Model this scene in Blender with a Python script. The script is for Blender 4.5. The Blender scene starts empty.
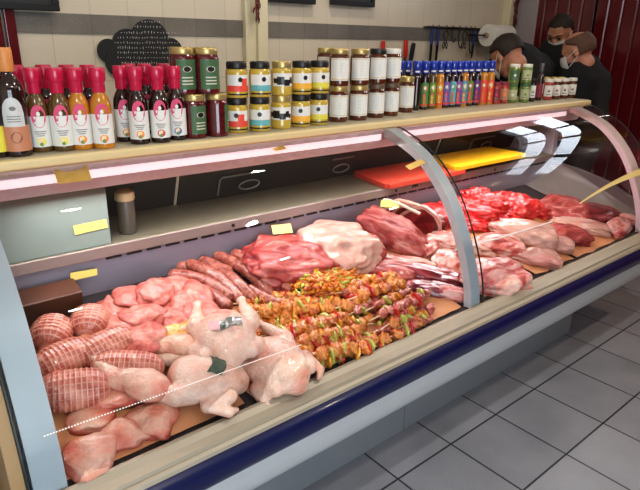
import bpy, bmesh, math, random
from math import sin, cos, pi, radians, atan2, sqrt
from mathutils import Vector, Matrix, Euler, noise
random.seed(7)
S = bpy.context.scene
COL = S.collection
V = Vector

# ------------------------------------------------------------------ camera
F, YAW, PIT, ROL = 571.09, 0.7005, 0.3463, 0.019
CAM = V((-1.0365, -1.3674, 1.634))
fw = V((sin(YAW)*cos(PIT), cos(YAW)*cos(PIT), -sin(PIT)))
r0 = V((cos(YAW), -sin(YAW), 0)); u0 = r0.cross(fw)
RR = cos(ROL)*r0 + sin(ROL)*u0
UU = -sin(ROL)*r0 + cos(ROL)*u0
cd = bpy.data.cameras.new('camera'); cam = bpy.data.objects.new('camera', cd); COL.objects.link(cam)
cd.sensor_fit = 'HORIZONTAL'; cd.sensor_width = 36; cd.lens = F/640*36; cd.clip_start = 0.02
M4 = Matrix.Identity(4)
for i in range(3):
    M4[i][0] = RR[i]; M4[i][1] = UU[i]; M4[i][2] = -fw[i]; M4[i][3] = CAM[i]
cam.matrix_world = M4
S.camera = cam

def ray(a, b): return fw + RR*((a-320)/F) - UU*((b-245)/F)
def atz(a, b, z): d = ray(a, b); return CAM + d*((z-CAM.z)/d.z)
def aty(a, b, y): d = ray(a, b); return CAM + d*((y-CAM.y)/d.y)
def atx(a, b, x): d = ray(a, b); return CAM + d*((x-CAM.x)/d.x)
SL = math.atan(0.165/0.7)
DN = V((0, -sin(SL), cos(SL)))
D0 = V((0, -0.14, 0.605))
def dz(y): return 0.605 + (y+0.14)*0.165/0.7
def deck(a, b, lift=0.0):
    d = ray(a, b); return CAM + d*((D0 + DN*lift - CAM).dot(DN)/d.dot(DN))

# ------------------------------------------------------------------ materials
MATS = {}
def nodes(name):
    m = bpy.data.materials.new(name); m.use_nodes = True
    nt = m.node_tree; b = nt.nodes['Principled BSDF']
    return m, nt, b
def mat(name, col, rough=0.5, metal=0.0, coat=0.0, sss=0.0, emit=None, es=0.0, trans=0.0, var=0.0, vscale=8.0, bump=0.0, bscale=60.0, spec=0.5):
    if name in MATS: return MATS[name]
    m, nt, b = nodes(name)
    b.inputs['Base Color'].default_value = (*col, 1)
    b.inputs['Roughness'].default_value = rough
    b.inputs['Metallic'].default_value = metal
    b.inputs['Coat Weight'].default_value = coat
    b.inputs['Coat Roughness'].default_value = 0.08
    b.inputs['Specular IOR Level'].default_value = spec
    if sss: b.inputs['Subsurface Weight'].default_value = sss; b.inputs['Subsurface Radius'].default_value = (0.02, 0.006, 0.004); b.inputs['Subsurface Scale'].default_value = 0.6
    if emit: b.inputs['Emission Color'].default_value = (*emit, 1); b.inputs['Emission Strength'].default_value = es
    if trans: b.inputs['Transmission Weight'].default_value = trans
    tc = None
    if var or bump:
        tc = nt.nodes.new('ShaderNodeTexCoord')
    if var:
        n = nt.nodes.new('ShaderNodeTexNoise'); n.inputs['Scale'].default_value = vscale; n.inputs['Detail'].default_value = 5
        nt.links.new(tc.outputs['Object'], n.inputs['Vector'])
        mx = nt.nodes.new('ShaderNodeMix'); mx.data_type = 'RGBA'
        nt.links.new(n.outputs['Fac'], mx.inputs[0])
        mx.inputs[6].default_value = (*[max(0, c*(1-var)) for c in col], 1)
        mx.inputs[7].default_value = (*[min(1, c*(1+var)) for c in col], 1)
        nt.links.new(mx.outputs[2], b.inputs['Base Color'])
    if bump:
        n2 = nt.nodes.new('ShaderNodeTexNoise'); n2.inputs['Scale'].default_value = bscale; n2.inputs['Detail'].default_value = 4
        nt.links.new(tc.outputs['Object'], n2.inputs['Vector'])
        bp = nt.nodes.new('ShaderNodeBump'); bp.inputs['Strength'].default_value = bump; bp.inputs['Distance'].default_value = 0.01
        nt.links.new(n2.outputs['Fac'], bp.inputs['Height']); nt.links.new(bp.outputs['Normal'], b.inputs['Normal'])
    MATS[name] = m
    return m

def meat(name, stops, scale=6, dist=1.5, detail=5, rough=0.3, bump=0.25, bscale=25, stretch=(1, 1, 1), sss=0.12, coat=0.35, fine=0.25, rim=None, rimz=.022):
    """mottled organic surface: colour stops over distorted noise"""
    if name in MATS: return MATS[name]
    m, nt, b = nodes(name); N = nt.nodes; L = nt.links
    tc = N.new('ShaderNodeTexCoord'); oi = N.new('ShaderNodeObjectInfo')
    mp = N.new('ShaderNodeMapping'); mp.inputs['Scale'].default_value = stretch
    ad = N.new('ShaderNodeVectorMath'); ad.operation = 'MULTIPLY_ADD'
    cb = N.new('ShaderNodeCombineXYZ')
    for i in range(3): L.new(oi.outputs['Random'], cb.inputs[i])
    ad.inputs[1].default_value = (7, 5, 9)
    L.new(cb.outputs[0], ad.inputs[0]); L.new(tc.outputs['Object'], mp.inputs['Vector']); L.new(mp.outputs[0], ad.inputs[2])
    n = N.new('ShaderNodeTexNoise'); n.inputs['Scale'].default_value = scale; n.inputs['Detail'].default_value = detail; n.inputs['Distortion'].default_value = dist
    L.new(ad.outputs[0], n.inputs['Vector'])
    cr = N.new('ShaderNodeValToRGB'); e = cr.color_ramp.elements
    while len(e) > 1: e.remove(e[-1])
    e[0].position = stops[0][0]; e[0].color = (*stops[0][1], 1)
    for p, c in stops[1:]:
        x = e.new(p); x.color = (*c, 1)
    L.new(n.outputs['Fac'], cr.inputs[0])
    n3 = N.new('ShaderNodeTexNoise'); n3.inputs['Scale'].default_value = scale*7; n3.inputs['Detail'].default_value = 4
    L.new(ad.outputs[0], n3.inputs['Vector'])
    mm = N.new('ShaderNodeMapRange'); mm.inputs[1].default_value = .3; mm.inputs[2].default_value = .7; mm.inputs[3].default_value = 1-fine; mm.inputs[4].default_value = 1+fine
    L.new(n3.outputs['Fac'], mm.inputs[0])
    vm = N.new('ShaderNodeVectorMath'); vm.operation = 'SCALE'
    L.new(cr.outputs[0], vm.inputs[0]); L.new(mm.outputs[0], vm.inputs['Scale'])
    last = vm.outputs[0]
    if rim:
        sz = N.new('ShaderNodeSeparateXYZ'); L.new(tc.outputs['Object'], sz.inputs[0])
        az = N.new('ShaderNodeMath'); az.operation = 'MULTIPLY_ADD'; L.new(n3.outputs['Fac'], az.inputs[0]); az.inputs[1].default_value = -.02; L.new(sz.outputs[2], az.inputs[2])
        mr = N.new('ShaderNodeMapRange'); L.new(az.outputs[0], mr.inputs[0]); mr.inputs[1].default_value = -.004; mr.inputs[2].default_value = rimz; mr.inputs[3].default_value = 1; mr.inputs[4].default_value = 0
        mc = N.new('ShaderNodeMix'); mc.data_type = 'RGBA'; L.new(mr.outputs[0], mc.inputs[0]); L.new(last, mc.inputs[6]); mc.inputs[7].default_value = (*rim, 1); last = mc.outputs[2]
    L.new(last, b.inputs['Base Color'])
    n2 = N.new('ShaderNodeTexNoise'); n2.inputs['Scale'].default_value = bscale; n2.inputs['Detail'].default_value = 5
    L.new(ad.outputs[0], n2.inputs['Vector'])
    bp = N.new('ShaderNodeBump'); bp.inputs['Strength'].default_value = bump; bp.inputs['Distance'].default_value = 0.02
    L.new(n2.outputs['Fac'], bp.inputs['Height']); L.new(bp.outputs['Normal'], b.inputs['Normal'])
    b.inputs['Roughness'].default_value = rough
    b.inputs['Coat Weight'].default_value = coat; b.inputs['Coat Roughness'].default_value = 0.15
    b.inputs['Subsurface Weight'].default_value = sss; b.inputs['Subsurface Radius'].default_value = (0.02, 0.006, 0.004); b.inputs['Subsurface Scale'].default_value = 0.5
    MATS[name] = m
    return m

def glass(name, tint=(1, 1, 1), k=1.0, ior=1.5):
    m = bpy.data.materials.new(name); m.use_nodes = True; nt = m.node_tree; N = nt.nodes; N.clear(); L = nt.links
    o = N.new('ShaderNodeOutputMaterial'); t = N.new('ShaderNodeBsdfTransparent'); g = N.new('ShaderNodeBsdfGlossy')
    t.inputs[0].default_value = (*tint, 1); g.inputs['Roughness'].default_value = 0.01
    g.inputs[0].default_value = (k, k, k, 1)
    fr = N.new('ShaderNodeFresnel'); fr.inputs[0].default_value = ior
    mx = N.new('ShaderNodeMixShader')
    L.new(fr.outputs[0], mx.inputs[0]); L.new(t.outputs[0], mx.inputs[1]); L.new(g.outputs[0], mx.inputs[2]); L.new(mx.outputs[0], o.inputs[0])
    return m

def tile_mat(name, c1, c2, grout, tw, th, ox, oy, axes, gw=0.006, rough=0.35, speck=0.0, strip=None):
    """square tiles laid by world position; axes picks the two coordinates"""
    m, nt, b = nodes(name); N = nt.nodes; L = nt.links
    g = N.new('ShaderNodeNewGeometry'); sx = N.new('ShaderNodeSeparateXYZ'); L.new(g.outputs['Position'], sx.inputs[0])
    def ax(i, w, off):
        a = N.new('ShaderNodeMath'); a.operation = 'SUBTRACT'; L.new(sx.outputs[i], a.inputs[0]); a.inputs[1].default_value = off
        d = N.new('ShaderNodeMath'); d.operation = 'DIVIDE'; L.new(a.outputs[0], d.inputs[0]); d.inputs[1].default_value = w
        p = N.new('ShaderNodeMath'); p.operation = 'FRACT'; L.new(d.outputs[0], p.inputs[0])
        q = N.new('ShaderNodeMath'); q.operation = 'SUBTRACT'; L.new(p.outputs[0], q.inputs[0]); q.inputs[1].default_value = 0.5
        r = N.new('ShaderNodeMath'); r.operation = 'ABSOLUTE'; L.new(q.outputs[0], r.inputs[0])
        s = N.new('ShaderNodeMath'); s.operation = 'GREATER_THAN'; L.new(r.outputs[0], s.inputs[0]); s.inputs[1].default_value = 0.5-gw/w/2
        fl = N.new('ShaderNodeMath'); fl.operation = 'FLOOR'; L.new(d.outputs[0], fl.inputs[0])
        return s, fl
    s1, f1 = ax(axes[0], tw, ox); s2, f2 = ax(axes[1], th, oy)
    mx = N.new('ShaderNodeMath'); mx.operation = 'MAXIMUM'; L.new(s1.outputs[0], mx.inputs[0]); L.new(s2.outputs[0], mx.inputs[1])
    cb = N.new('ShaderNodeCombineXYZ'); L.new(f1.outputs[0], cb.inputs[0]); L.new(f2.outputs[0], cb.inputs[1])
    wn = N.new('ShaderNodeTexWhiteNoise'); L.new(cb.outputs[0], wn.inputs['Vector'])
    n = N.new('ShaderNodeTexNoise'); n.inputs['Scale'].default_value = 3; n.inputs['Detail'].default_value = 6; L.new(g.outputs['Position'], n.inputs['Vector'])
    n2 = N.new('ShaderNodeTexNoise'); n2.inputs['Scale'].default_value = 220; n2.inputs['Detail'].default_value = 2; L.new(g.outputs['Position'], n2.inputs['Vector'])
    a = N.new('ShaderNodeMath'); a.operation = 'MULTIPLY_ADD'; L.new(n2.outputs[0], a.inputs[0]); a.inputs[1].default_value = speck; L.new(n.outputs[0], a.inputs[2])
    a2 = N.new('ShaderNodeMath'); a2.operation = 'MULTIPLY_ADD'; L.new(wn.outputs[0], a2.inputs[0]); a2.inputs[1].default_value = 0.25; L.new(a.outputs[0], a2.inputs[2])
    a3 = N.new('ShaderNodeMath'); a3.operation = 'SUBTRACT'; L.new(a2.outputs[0], a3.inputs[0]); a3.inputs[1].default_value = 0.12+speck*.5; a3.use_clamp = True
    c = N.new('ShaderNodeMix'); c.data_type = 'RGBA'; L.new(a3.outputs[0], c.inputs[0]); c.inputs[6].default_value = (*c1, 1); c.inputs[7].default_value = (*c2, 1)
    last = c.outputs[2]
    e = N.new('ShaderNodeMix'); e.data_type = 'RGBA'; L.new(mx.outputs[0], e.inputs[0]); L.new(last, e.inputs[6]); e.inputs[7].default_value = (*grout, 1)
    L.new(e.outputs[2], b.inputs['Base Color']); b.inputs['Roughness'].default_value = rough
    return m

# ------------------------------------------------------------------ objects
def tag(o, label=None, cat=None, group=None, kind=None):
    if label: o['label'] = label
    if cat: o['category'] = cat
    if group: o['group'] = group
    if kind: o['kind'] = kind
    return o
def link(name, me, parent=None, loc=None, rot=None, mw=None):
    o = bpy.data.objects.new(name, me); COL.objects.link(o)
    if parent is not None: o.parent = parent
    if loc is not None: o.location = loc
    if rot is not None: o.rotation_euler = rot
    if mw is not None: o.matrix_world = mw
    return o
def empty(name, loc=(0, 0, 0), rot=(0, 0, 0), label=None, cat=None, group=None, kind=None):
    o = link(name, None, None, loc, rot); o.empty_display_size = 0.05
    return tag(o, label, cat, group, kind)
def mesh(name, bm, mats, smooth=True, angle=None):
    me = bpy.data.meshes.new(name); bmesh.ops.recalc_face_normals(bm, faces=bm.faces)
    if angle is not None:
        for e in bm.edges:
            if len(e.link_faces) == 2 and e.calc_face_angle(0) > angle: e.smooth = False
    bm.to_mesh(me); bm.free()
    for m in (mats if isinstance(mats, (list, tuple)) else [mats]): me.materials.append(m)
    for p in me.polygons: p.use_smooth = smooth
    return me
def obj(name, bm, mats, parent=None, smooth=False, loc=None, rot=None, angle=None):
    if smooth and angle is None: angle = radians(40)
    return link(name, mesh(name, bm, mats, smooth, angle), parent, loc, rot)
def copy_tree(o, parent=None):
    c = o.copy(); COL.objects.link(c); c.parent = parent
    for k in list(o.children): copy_tree(k, c)
    return c

def box(bm, x0, x1, y0, y1, z0, z1, mi=0, M=None, bev=0):
    vs = [bm.verts.new((x, y, z)) for x in (x0, x1) for y in (y0, y1) for z in (z0, z1)]
    fs = []
    for q in ((0, 1, 3, 2), (4, 6, 7, 5), (0, 4, 5, 1), (2, 3, 7, 6), (0, 2, 6, 4), (1, 5, 7, 3)):
        f = bm.faces.new([vs[i] for i in q]); f.material_index = mi; fs.append(f)
    if bev:
        es = list({e for f in fs for e in f.edges})
        r = bmesh.ops.bevel(bm, geom=es, offset=bev, segments=3, affect='EDGES', profile=0.5)
        for f in r['faces']: f.material_index = mi
        vs = list({v for v in vs if v.is_valid} | set(r['verts']))
    if M is not None:
        for v in vs: v.co = M @ v.co
    return vs
def lathe(bm, prof, seg=24, mi=0, cx=0, cy=0, sx=1, sy=1, cap=True):
    rings = []
    for r, z in prof:
        rings.append([bm.verts.new((cx+r*cos(2*pi*i/seg)*sx, cy+r*sin(2*pi*i/seg)*sy, z)) for i in range(seg)])
    for a, b in zip(rings, rings[1:]):
        for i in range(seg):
            f = bm.faces.new((a[i], a[(i+1) % seg], b[(i+1) % seg], b[i])); f.material_index = mi
    if cap:
        for r, rv in ((rings[0], True), (rings[-1], False)):
            f = bm.faces.new(list(reversed(r)) if rv else r); f.material_index = mi
def tube(bm, pts, rad, seg=10, mi=0, close=True):
    pts = [V(p) for p in pts]; n = len(pts)
    rads = rad if isinstance(rad, (list, tuple)) else [rad]*n
    t = (pts[1]-pts[0]).normalized(); up = V((0, 0, 1)) if abs(t.z) < .9 else V((1, 0, 0))
    a = t.cross(up).normalized(); rings = []
    for i in range(n):
        t = (pts[min(i+1, n-1)]-pts[max(i-1, 0)]).normalized()
        a = (a - t*a.dot(t)).normalized(); b = t.cross(a)
        rings.append([bm.verts.new(pts[i]+(a*cos(2*pi*k/seg)+b*sin(2*pi*k/seg))*rads[i]) for k in range(seg)])
    for p, q in zip(rings, rings[1:]):
        for k in range(seg):
            f = bm.faces.new((p[k], p[(k+1) % seg], q[(k+1) % seg], q[k])); f.material_index = mi
    if close:
        for r in (rings[0], rings[-1]):
            f = bm.faces.new(r); f.material_index = mi
def extr(bm, prof, x0, x1, mi=0, closed=True, caps=True):
    """(y,z) profile extruded along X"""
    A = [bm.verts.new((x0, y, z)) for y, z in prof]; B = [bm.verts.new((x1, y, z)) for y, z in prof]
    n = len(prof)
    for i in range(n if closed else n-1):
        j = (i+1) % n
        f = bm.faces.new((A[i], A[j], B[j], B[i])); f.material_index = mi
    if closed and caps:
        f = bm.faces.new(A); f.material_index = mi
        f = bm.faces.new(list(reversed(B))); f.material_index = mi
def arcpatch(bm, r, z0, z1, a0, a1, mi, seg=14, sx=1, sy=1, top=None):
    """curved label on a cylinder; angle 0 = -Y; top(u) gives extra height"""
    va = []; vb = []
    for i in range(seg+1):
        a = a0+(a1-a0)*i/seg - pi/2; u = i/seg
        zt = z1 if top is None else z0+(z1-z0)*top(u)
        va.append(bm.verts.new((r*cos(a)*sx, r*sin(a)*sy, z0))); vb.append(bm.verts.new((r*cos(a)*sx, r*sin(a)*sy, zt)))
    for i in range(seg):
        f = bm.faces.new((va[i], va[i+1], vb[i+1], vb[i])); f.material_index = mi
def arcdisc(bm, r, zc, ac, rad, mi, seg=18, ry=None, sx=1, sy=1):
    ry = ry or rad; vs = []
    for i in range(seg):
        t = 2*pi*i/seg; a = ac+rad*cos(t)/r - pi/2
        vs.append(bm.verts.new((r*cos(a)*sx, r*sin(a)*sy, zc+ry*sin(t))))
    f = bm.faces.new(vs); f.material_index = mi

def catmull(P, n=8):
    out = []
    for i in range(len(P)-1):
        p0 = P[max(i-1, 0)]; p1 = P[i]; p2 = P[i+1]; p3 = P[min(i+2, len(P)-1)]
        for k in range(n):
            t = k/n
            out.append(tuple(0.5*((2*p1[j]) + (-p0[j]+p2[j])*t + (2*p0[j]-5*p1[j]+4*p2[j]-p3[j])*t*t + (-p0[j]+3*p1[j]-3*p2[j]+p3[j])*t**3) for j in range(len(p1))))
    out.append(tuple(P[-1]))
    return out

# ------------------------------------------------------------------ organic solids
def lump_mesh(name, lx, ly, lz, mats, seed=0, amp=0.12, freq=2.0, sub=4, flat=0.25, pw=2.4, fn=None, ridge=0.0):
    bm = bmesh.new(); bmesh.ops.create_icosphere(bm, subdivisions=sub, radius=1)
    off = V((seed*3.17, seed*1.31, seed*2.7))
    for v in bm.verts:
        n = v.co.normalized()
        k = (abs(n.x)**pw + abs(n.y)**pw + abs(n.z)**pw)**(-1/pw)
        d = 1 + amp*noise.noise(n*freq+off)*1.6 + amp*.5*noise.noise(n*freq*2.7+off)
        if ridge: d += ridge*abs(noise.noise(n*freq*1.6+off*2))
        p = V((n.x*lx/2, n.y*ly/2, n.z*lz/2))*k*d
        if fn: p = fn(p, n)
        if p.z < -flat*lz: p.z = -flat*lz + (p.z+flat*lz)*0.12
        p.z += flat*lz
        v.co = p
    return mesh(name, bm, mats, True)
def place(name, me, P, yaw=0, roll=0, pitch=0, slope=True, parent=None):
    M = Matrix.Translation(P) @ (Matrix.Rotation(SL, 4, 'X') if slope else Matrix.Identity(4)) @ Matrix.Rotation(radians(yaw), 4, 'Z') @ Matrix.Rotation(radians(pitch), 4, 'Y') @ Matrix.Rotation(radians(roll), 4, 'X')
    o = link(name, me, parent)
    o.matrix_world = M
    return o
def ball(bm, c, r, rot=None, sub=3):
    r = r if isinstance(r, (list, tuple)) else (r, r, r)
    M = Matrix.Translation(V(c))
    if rot: M = M @ Euler([radians(a) for a in rot]).to_matrix().to_4x4()
    M = M @ Matrix.Diagonal((*r, 1))
    bmesh.ops.create_icosphere(bm, subdivisions=sub, radius=1, matrix=M)
def limb(bm, p0, p1, ra, rb, n=8):
    p0 = V(p0); p1 = V(p1)
    for i in range(n+1):
        t = i/n; ball(bm, p0.lerp(p1, t), ra+(rb-ra)*t, sub=2)
def fuse(name, bm, mats, voxel=0.006, it=4, amp=0.0, freq=30, seed=0, floor=None, fn=None):
    """merge overlapping lumps into one continuous skin"""
    me = bpy.data.meshes.new(name+'_raw'); bm.to_mesh(me); bm.free()
    t = bpy.data.objects.new('raw', me); COL.objects.link(t)
    m = t.modifiers.new('r', 'REMESH'); m.mode = 'VOXEL'; m.voxel_size = voxel; m.use_smooth_shade = True
    s = t.modifiers.new('s', 'SMOOTH'); s.factor = 0.7; s.iterations = it
    dg = bpy.context.evaluated_depsgraph_get(); dg.update()
    out = bpy.data.meshes.new_from_object(t.evaluated_get(dg)); out.name = name
    bpy.data.objects.remove(t); bpy.data.meshes.remove(me)
    off = V((seed*1.7, seed*.9, seed*2.3))
    for v in out.vertices:
        if amp:
            v.co += v.normal*amp*noise.noise(v.co*freq+off)
        if fn: v.co = fn(v.co)
        if floor is not None and v.co.z < floor: v.co.z = floor+(v.co.z-floor)*.05
    out.materials.clear()
    for mm in (mats if isinstance(mats, (list, tuple)) else [mats]): out.materials.append(mm)
    for p in out.polygons: p.use_smooth = True; p.material_index = 0
    return out

# ================================================================== ROOM
floor_m = tile_mat('floor_tile', (0.17, 0.18, 0.205), (0.34, 0.35, 0.385), (0.035, 0.035, 0.04), 0.333, 0.3463, 0.3831, -0.19, (0, 1), gw=0.008, rough=0.32, speck=0.9)
wall_m = tile_mat('wall_tile', (0.60, 0.53, 0.42), (0.72, 0.65, 0.53), (0.50, 0.46, 0.38), 0.2, 0.33, -0.1187, 1.7313-0.33, (0, 2), gw=0.004, rough=0.3)
strip_m = tile_mat('grey_border_tile', (0.10, 0.09, 0.078), (0.30, 0.27, 0.235), (0.12, 0.11, 0.10), 0.2, 0.1, -0.1187, 1.633, (0, 2), gw=0.003, rough=0.4, speck=1.2)
plaster = mat('plaster', (0.72, 0.69, 0.62), 0.8, var=.05)
cream = mat('cream_paint', (0.70, 0.63, 0.44), 0.5, var=.05)
maroon = mat('maroon_panel', (0.12, 0.008, 0.013), 0.22, coat=.5, var=.25, vscale=3)
def struct(name, bm, m, smooth=False): return tag(obj(name, bm, m, None, smooth), kind='structure')

bm = bmesh.new(); box(bm, -3.1, 3.98, -4.1, 1.95, -0.1, 0); struct('floor', bm, floor_m)
bm = bmesh.new(); box(bm, -3.1, 3.98, -4.1, 1.95, 3.1, 3.2); struct('ceiling', bm, plaster)
bm = bmesh.new(); box(bm, -3.1, 3.98, 1.83, 1.95, 0, 3.1); struct('wall_back', bm, wall_m)
bm = bmesh.new(); box(bm, -3.1, -3.0, -4.1, 1.83, 0, 3.1); struct('wall_left', bm, plaster)
bm = bmesh.new(); box(bm, -0.29, 3.74, 1.822, 1.83, 1.6361, 1.7313); struct('trim_1', bm, strip_m)
# ribbed maroon cladding on the right wall
bm = bmesh.new()
prof = []; y = -4.0
while y < 1.83:
    prof += [(3.86, y), (3.86, y+.083), (3.866, y+.092), (3.866, y+.100)]; y += .11
WY0, WY1, WZ0, WZ1 = -.95, 1.05, 2.06, 2.72
def ribs(P, z0, z1):
    A = [bm.verts.new((x, yy, z0)) for x, yy in P]; B = [bm.verts.new((x, yy, z1)) for x, yy in P]
    for i in range(len(A)-1): bm.faces.new((A[i], A[i+1], B[i+1], B[i]))
lo = [q for q in prof if q[1] <= WY0+.02]; mid = [q for q in prof if WY0-.03 <= q[1] <= WY1+.03]; hi = [q for q in prof if q[1] >= WY1-.02]
ribs(lo, 0, 3.1); ribs(hi, 0, 3.1); ribs(mid, 0, WZ0); ribs(mid, WZ1, 3.1)
for y0_, y1_, z0_, z1_ in ((-4.1, WY0, 0, 3.1), (WY1, 1.83, 0, 3.1), (WY0, WY1, 0, WZ0), (WY0, WY1, WZ1, 3.1)): box(bm, 3.88, 3.98, y0_, y1_, z0_, z1_)
struct('wall_right', bm, maroon)
# maroon ribbed strip at the far left of the back wall
bm = bmesh.new()
for i in range(14): 
    x = -0.335-i*.06
    box(bm, x, x+.048, 1.79, 1.83, 0, 3.1, bev=.006)
struct('trim_2', bm, maroon)
# white pillars on the back wall
bm = bmesh.new(); box(bm, 1.0, 1.075, 1.79, 1.83, 0, 3.1); box(bm, 1.075, 1.15, 1.765, 1.83, 0, 3.1, bev=.004); struct('trim_3', bm, cream)
bm = bmesh.new(); box(bm, 3.74, 3.84, 1.75, 1.83, 0, 3.1, bev=.006); struct('trim_4', bm, cream)
bm = bmesh.new(); box(bm, 3.846, 3.862, 1.55, 1.75, 0, 3.1, bev=.004); struct('trim_5', bm, mat('grey_lilac_board', (.38, .34, .36), .5))

# unseen wall behind the camera, with one tall window added to let in light
alu = mat('aluminium', (.30, .30, .29), .4, metal=.6)
pane_m = glass('shop_glass')
ops = [(-2.9, -.45, .05, 2.65)]
bm = bmesh.new()
box(bm, -3.1, ops[0][0], -4.1, -4.0, 0, 3.1); box(bm, ops[0][1], 3.98, -4.1, -4.0, 0, 3.1); box(bm, ops[0][0], ops[0][1], -4.1, -4.0, ops[0][3], 3.1)
struct('unseen_wall_front', bm, mat('dim_unseen_wall', (.16, .13, .11), .7, var=.1))
def window(nm, c, rz, w2, h, rows, nx):
    e = empty(nm, c, (0, 0, rz), kind='structure')
    bm = bmesh.new(); w = w2/2
    for k in range(nx+1):
        x = -w+w2*k/nx; box(bm, max(-w, x-.03), min(w, x+.03), -.03, .03, 0, h)
    for k in rows: box(bm, -w, w, -.03, .03, max(0, h*k-.03), min(h, h*k+.03))
    obj('window_frame', bm, mat('dark_frame', (.05, .05, .055), .4), e)
    bm = bmesh.new(); box(bm, -w, w, -.004, .004, 0, h); obj('window_pane', bm, pane_m, e)
window('added_window', ((ops[0][0]+ops[0][1])/2, -4.05, .05), 0, 2.45, 2.6, (0, .72, 1), 3)  # added opening, out of view, to light the floor and case front
window('window_2', (3.93, .05, 2.06), pi/2, 2.0, .66, (0, .40, .5, 1), 4)

# ================================================================== DISPLAY CASE
XL, XR = -0.86, 2.62
G0 = [(.38, 1.268), (.334, 1.262), (.157, 1.186), (.011, 1.045), (-.085, .877), (-.142, .72), (-.159, .614)]
G = catmull(G0, 7)
case = empty('display_case', ((XL+XR)/2, 0, 0), label='long curved-glass refrigerated butcher display case with blue bumper stripe', cat='display case')
CX = (XL+XR)/2
def part(name, bm, m, smooth=False, parent=None):
    for v in bm.verts: v.co.x -= CX
    return obj(name, bm, m, parent or case, smooth)
steel = mat('brushed_steel', (.50, .49, .44), .38, metal=.35, var=.08, vscale=5)
white_metal = mat('white_enamel', (.50, .52, .53), .35, var=.03)
arch_white = mat('arch_grey_white', (.42, .47, .50), .3, coat=.3)
lilac = mat('lilac_enamel', (.42, .40, .44), .4, var=.06)
kickm = mat('grey_kick', (.20, .215, .23), .45, var=.08, vscale=2)
blue = mat('navy_bumper', (.004, .008, .060), .3, coat=.4)
black = mat('black_plastic', (.012, .012, .014), .4)
bm = bmesh.new(); box(bm, XL+.02, .62, 0, .82, 0, .34, bev=.003); box(bm, .626, 2.093, 0.002, .82, 0, .34, bev=.003)
part('kick_panel', bm, kickm)
bm = bmesh.new(); extr(bm, catmull([(-.232, .482), (-.228, .43), (-.205, .36), (-.165, .318)], 5)+[(0.0, .30), (.82, .30), (.82, .5), (-.1, .5)], XL, 2.60); part('lower_fascia', bm, white_metal, True)
bm = bmesh.new(); extr(bm, catmull([(-.236, .583), (-.258, .56), (-.264, .53), (-.256, .50), (-.236, .482)], 5)+[(-.15, .482), (-.15, .583)], XL, 2.62); part('bumper', bm, blue, True)
railm = mat('champagne_rail', (.36, .32, .25), .5, metal=.3)
bm = bmesh.new(); extr(bm, [(-.166, .622), (-.178, .622), (-.196, .612), (-.222, .606), (-.225, .598), (-.232, .598), (-.24, .592), (-.244, .583), (-.15, .583), (-.15, .61)], XL, XR); part('front_rail', bm, railm)
# body of the case
bm = bmesh.new(); box(bm, XL+.01, 2.60, -.14, .86, .5, .585); box(bm, XL+.01, 2.60, .80, .86, .585, .93); part('tub', bm, lilac)
trayb = mat('dark_tray', (.045, .04, .042), .3, metal=.3)
bm = bmesh.new(); extr(bm, [(-.15, dz(-.15)), (.56, dz(.56)), (.56, dz(.56)-.015), (-.15, dz(-.15)-.015)], XL+.02, 2.58); part('deck', bm, trayb)
bm = bmesh.new(); extr(bm, [(.56, .74), (.575, .74), (.55, .945), (.535, .945)], XL+.02, 2.58)
part('rear_riser', bm, mat('riser_lilac', (.30, .28, .34), .4, var=.06))
bm = bmesh.new()
x = XL+.45
while x < 2.5:
    box(bm, x, x+.055, .533, .54, .894, .902); x += .075
part('air_slots', bm, black)
wsm = mat('work_shelf_steel', (.22, .21, .15), .42, metal=.3, var=.1, vscale=2.5)
bm = bmesh.new(); box(bm, XL+.02, 2.58, .53, .87, .908, .947, bev=.004); part('work_shelf', bm, wsm)
bm = bmesh.new(); box(bm, XL+.02, 2.58, .524, .531, .906, .946, bev=.002); part('shelf_fascia', bm, mat('pinkish_steel', (.30, .25, .23), .35, metal=.4))
for nx in (-.72, .1, 1.05, 1.9):
    bm = bmesh.new(); tube(bm, [(nx, .526, .925), (nx, .520, .925)], .007, 12); part('bolt', bm, black, True)
for nx in (1.17, 1.33, 1.40):
    bm = bmesh.new()
    for k in range(4): box(bm, nx+k*.012, nx+k*.012+.008, .5225, .525, .925, .937)
    box(bm, nx-.002, nx+.05, .5238, .5242, .922, .924); part('control_mark', bm, black)
bm = bmesh.new(); n = 14
for k in range(n):
    def rp(j):
        t = j/n*pi/2; return (2.30+.275*sin(t), .13*(1-cos(t)))
    (xa, ha), (xb, hb) = rp(k), rp(k+1)
    m_ = 10
    for q in range(m_):
        ya, yb = -.10+.66*q/m_, -.10+.66*(q+1)/m_
        def vv(x, y, h): return bm.verts.new((x-.35*max(0, .30-y)*0+.0, y, dz(y)+.004+h*(.35+.65*min(1, (y+.10)/.5))))
        bm.faces.new((vv(xa, ya, ha), vv(xb, ya, hb), vv(xb, yb, hb), vv(xa, yb, ha)))
bmesh.ops.remove_doubles(bm, verts=bm.verts, dist=1e-4)
part('end_ramp', bm, mat('ramp_grey', (.19, .175, .16), .4), True)
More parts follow.
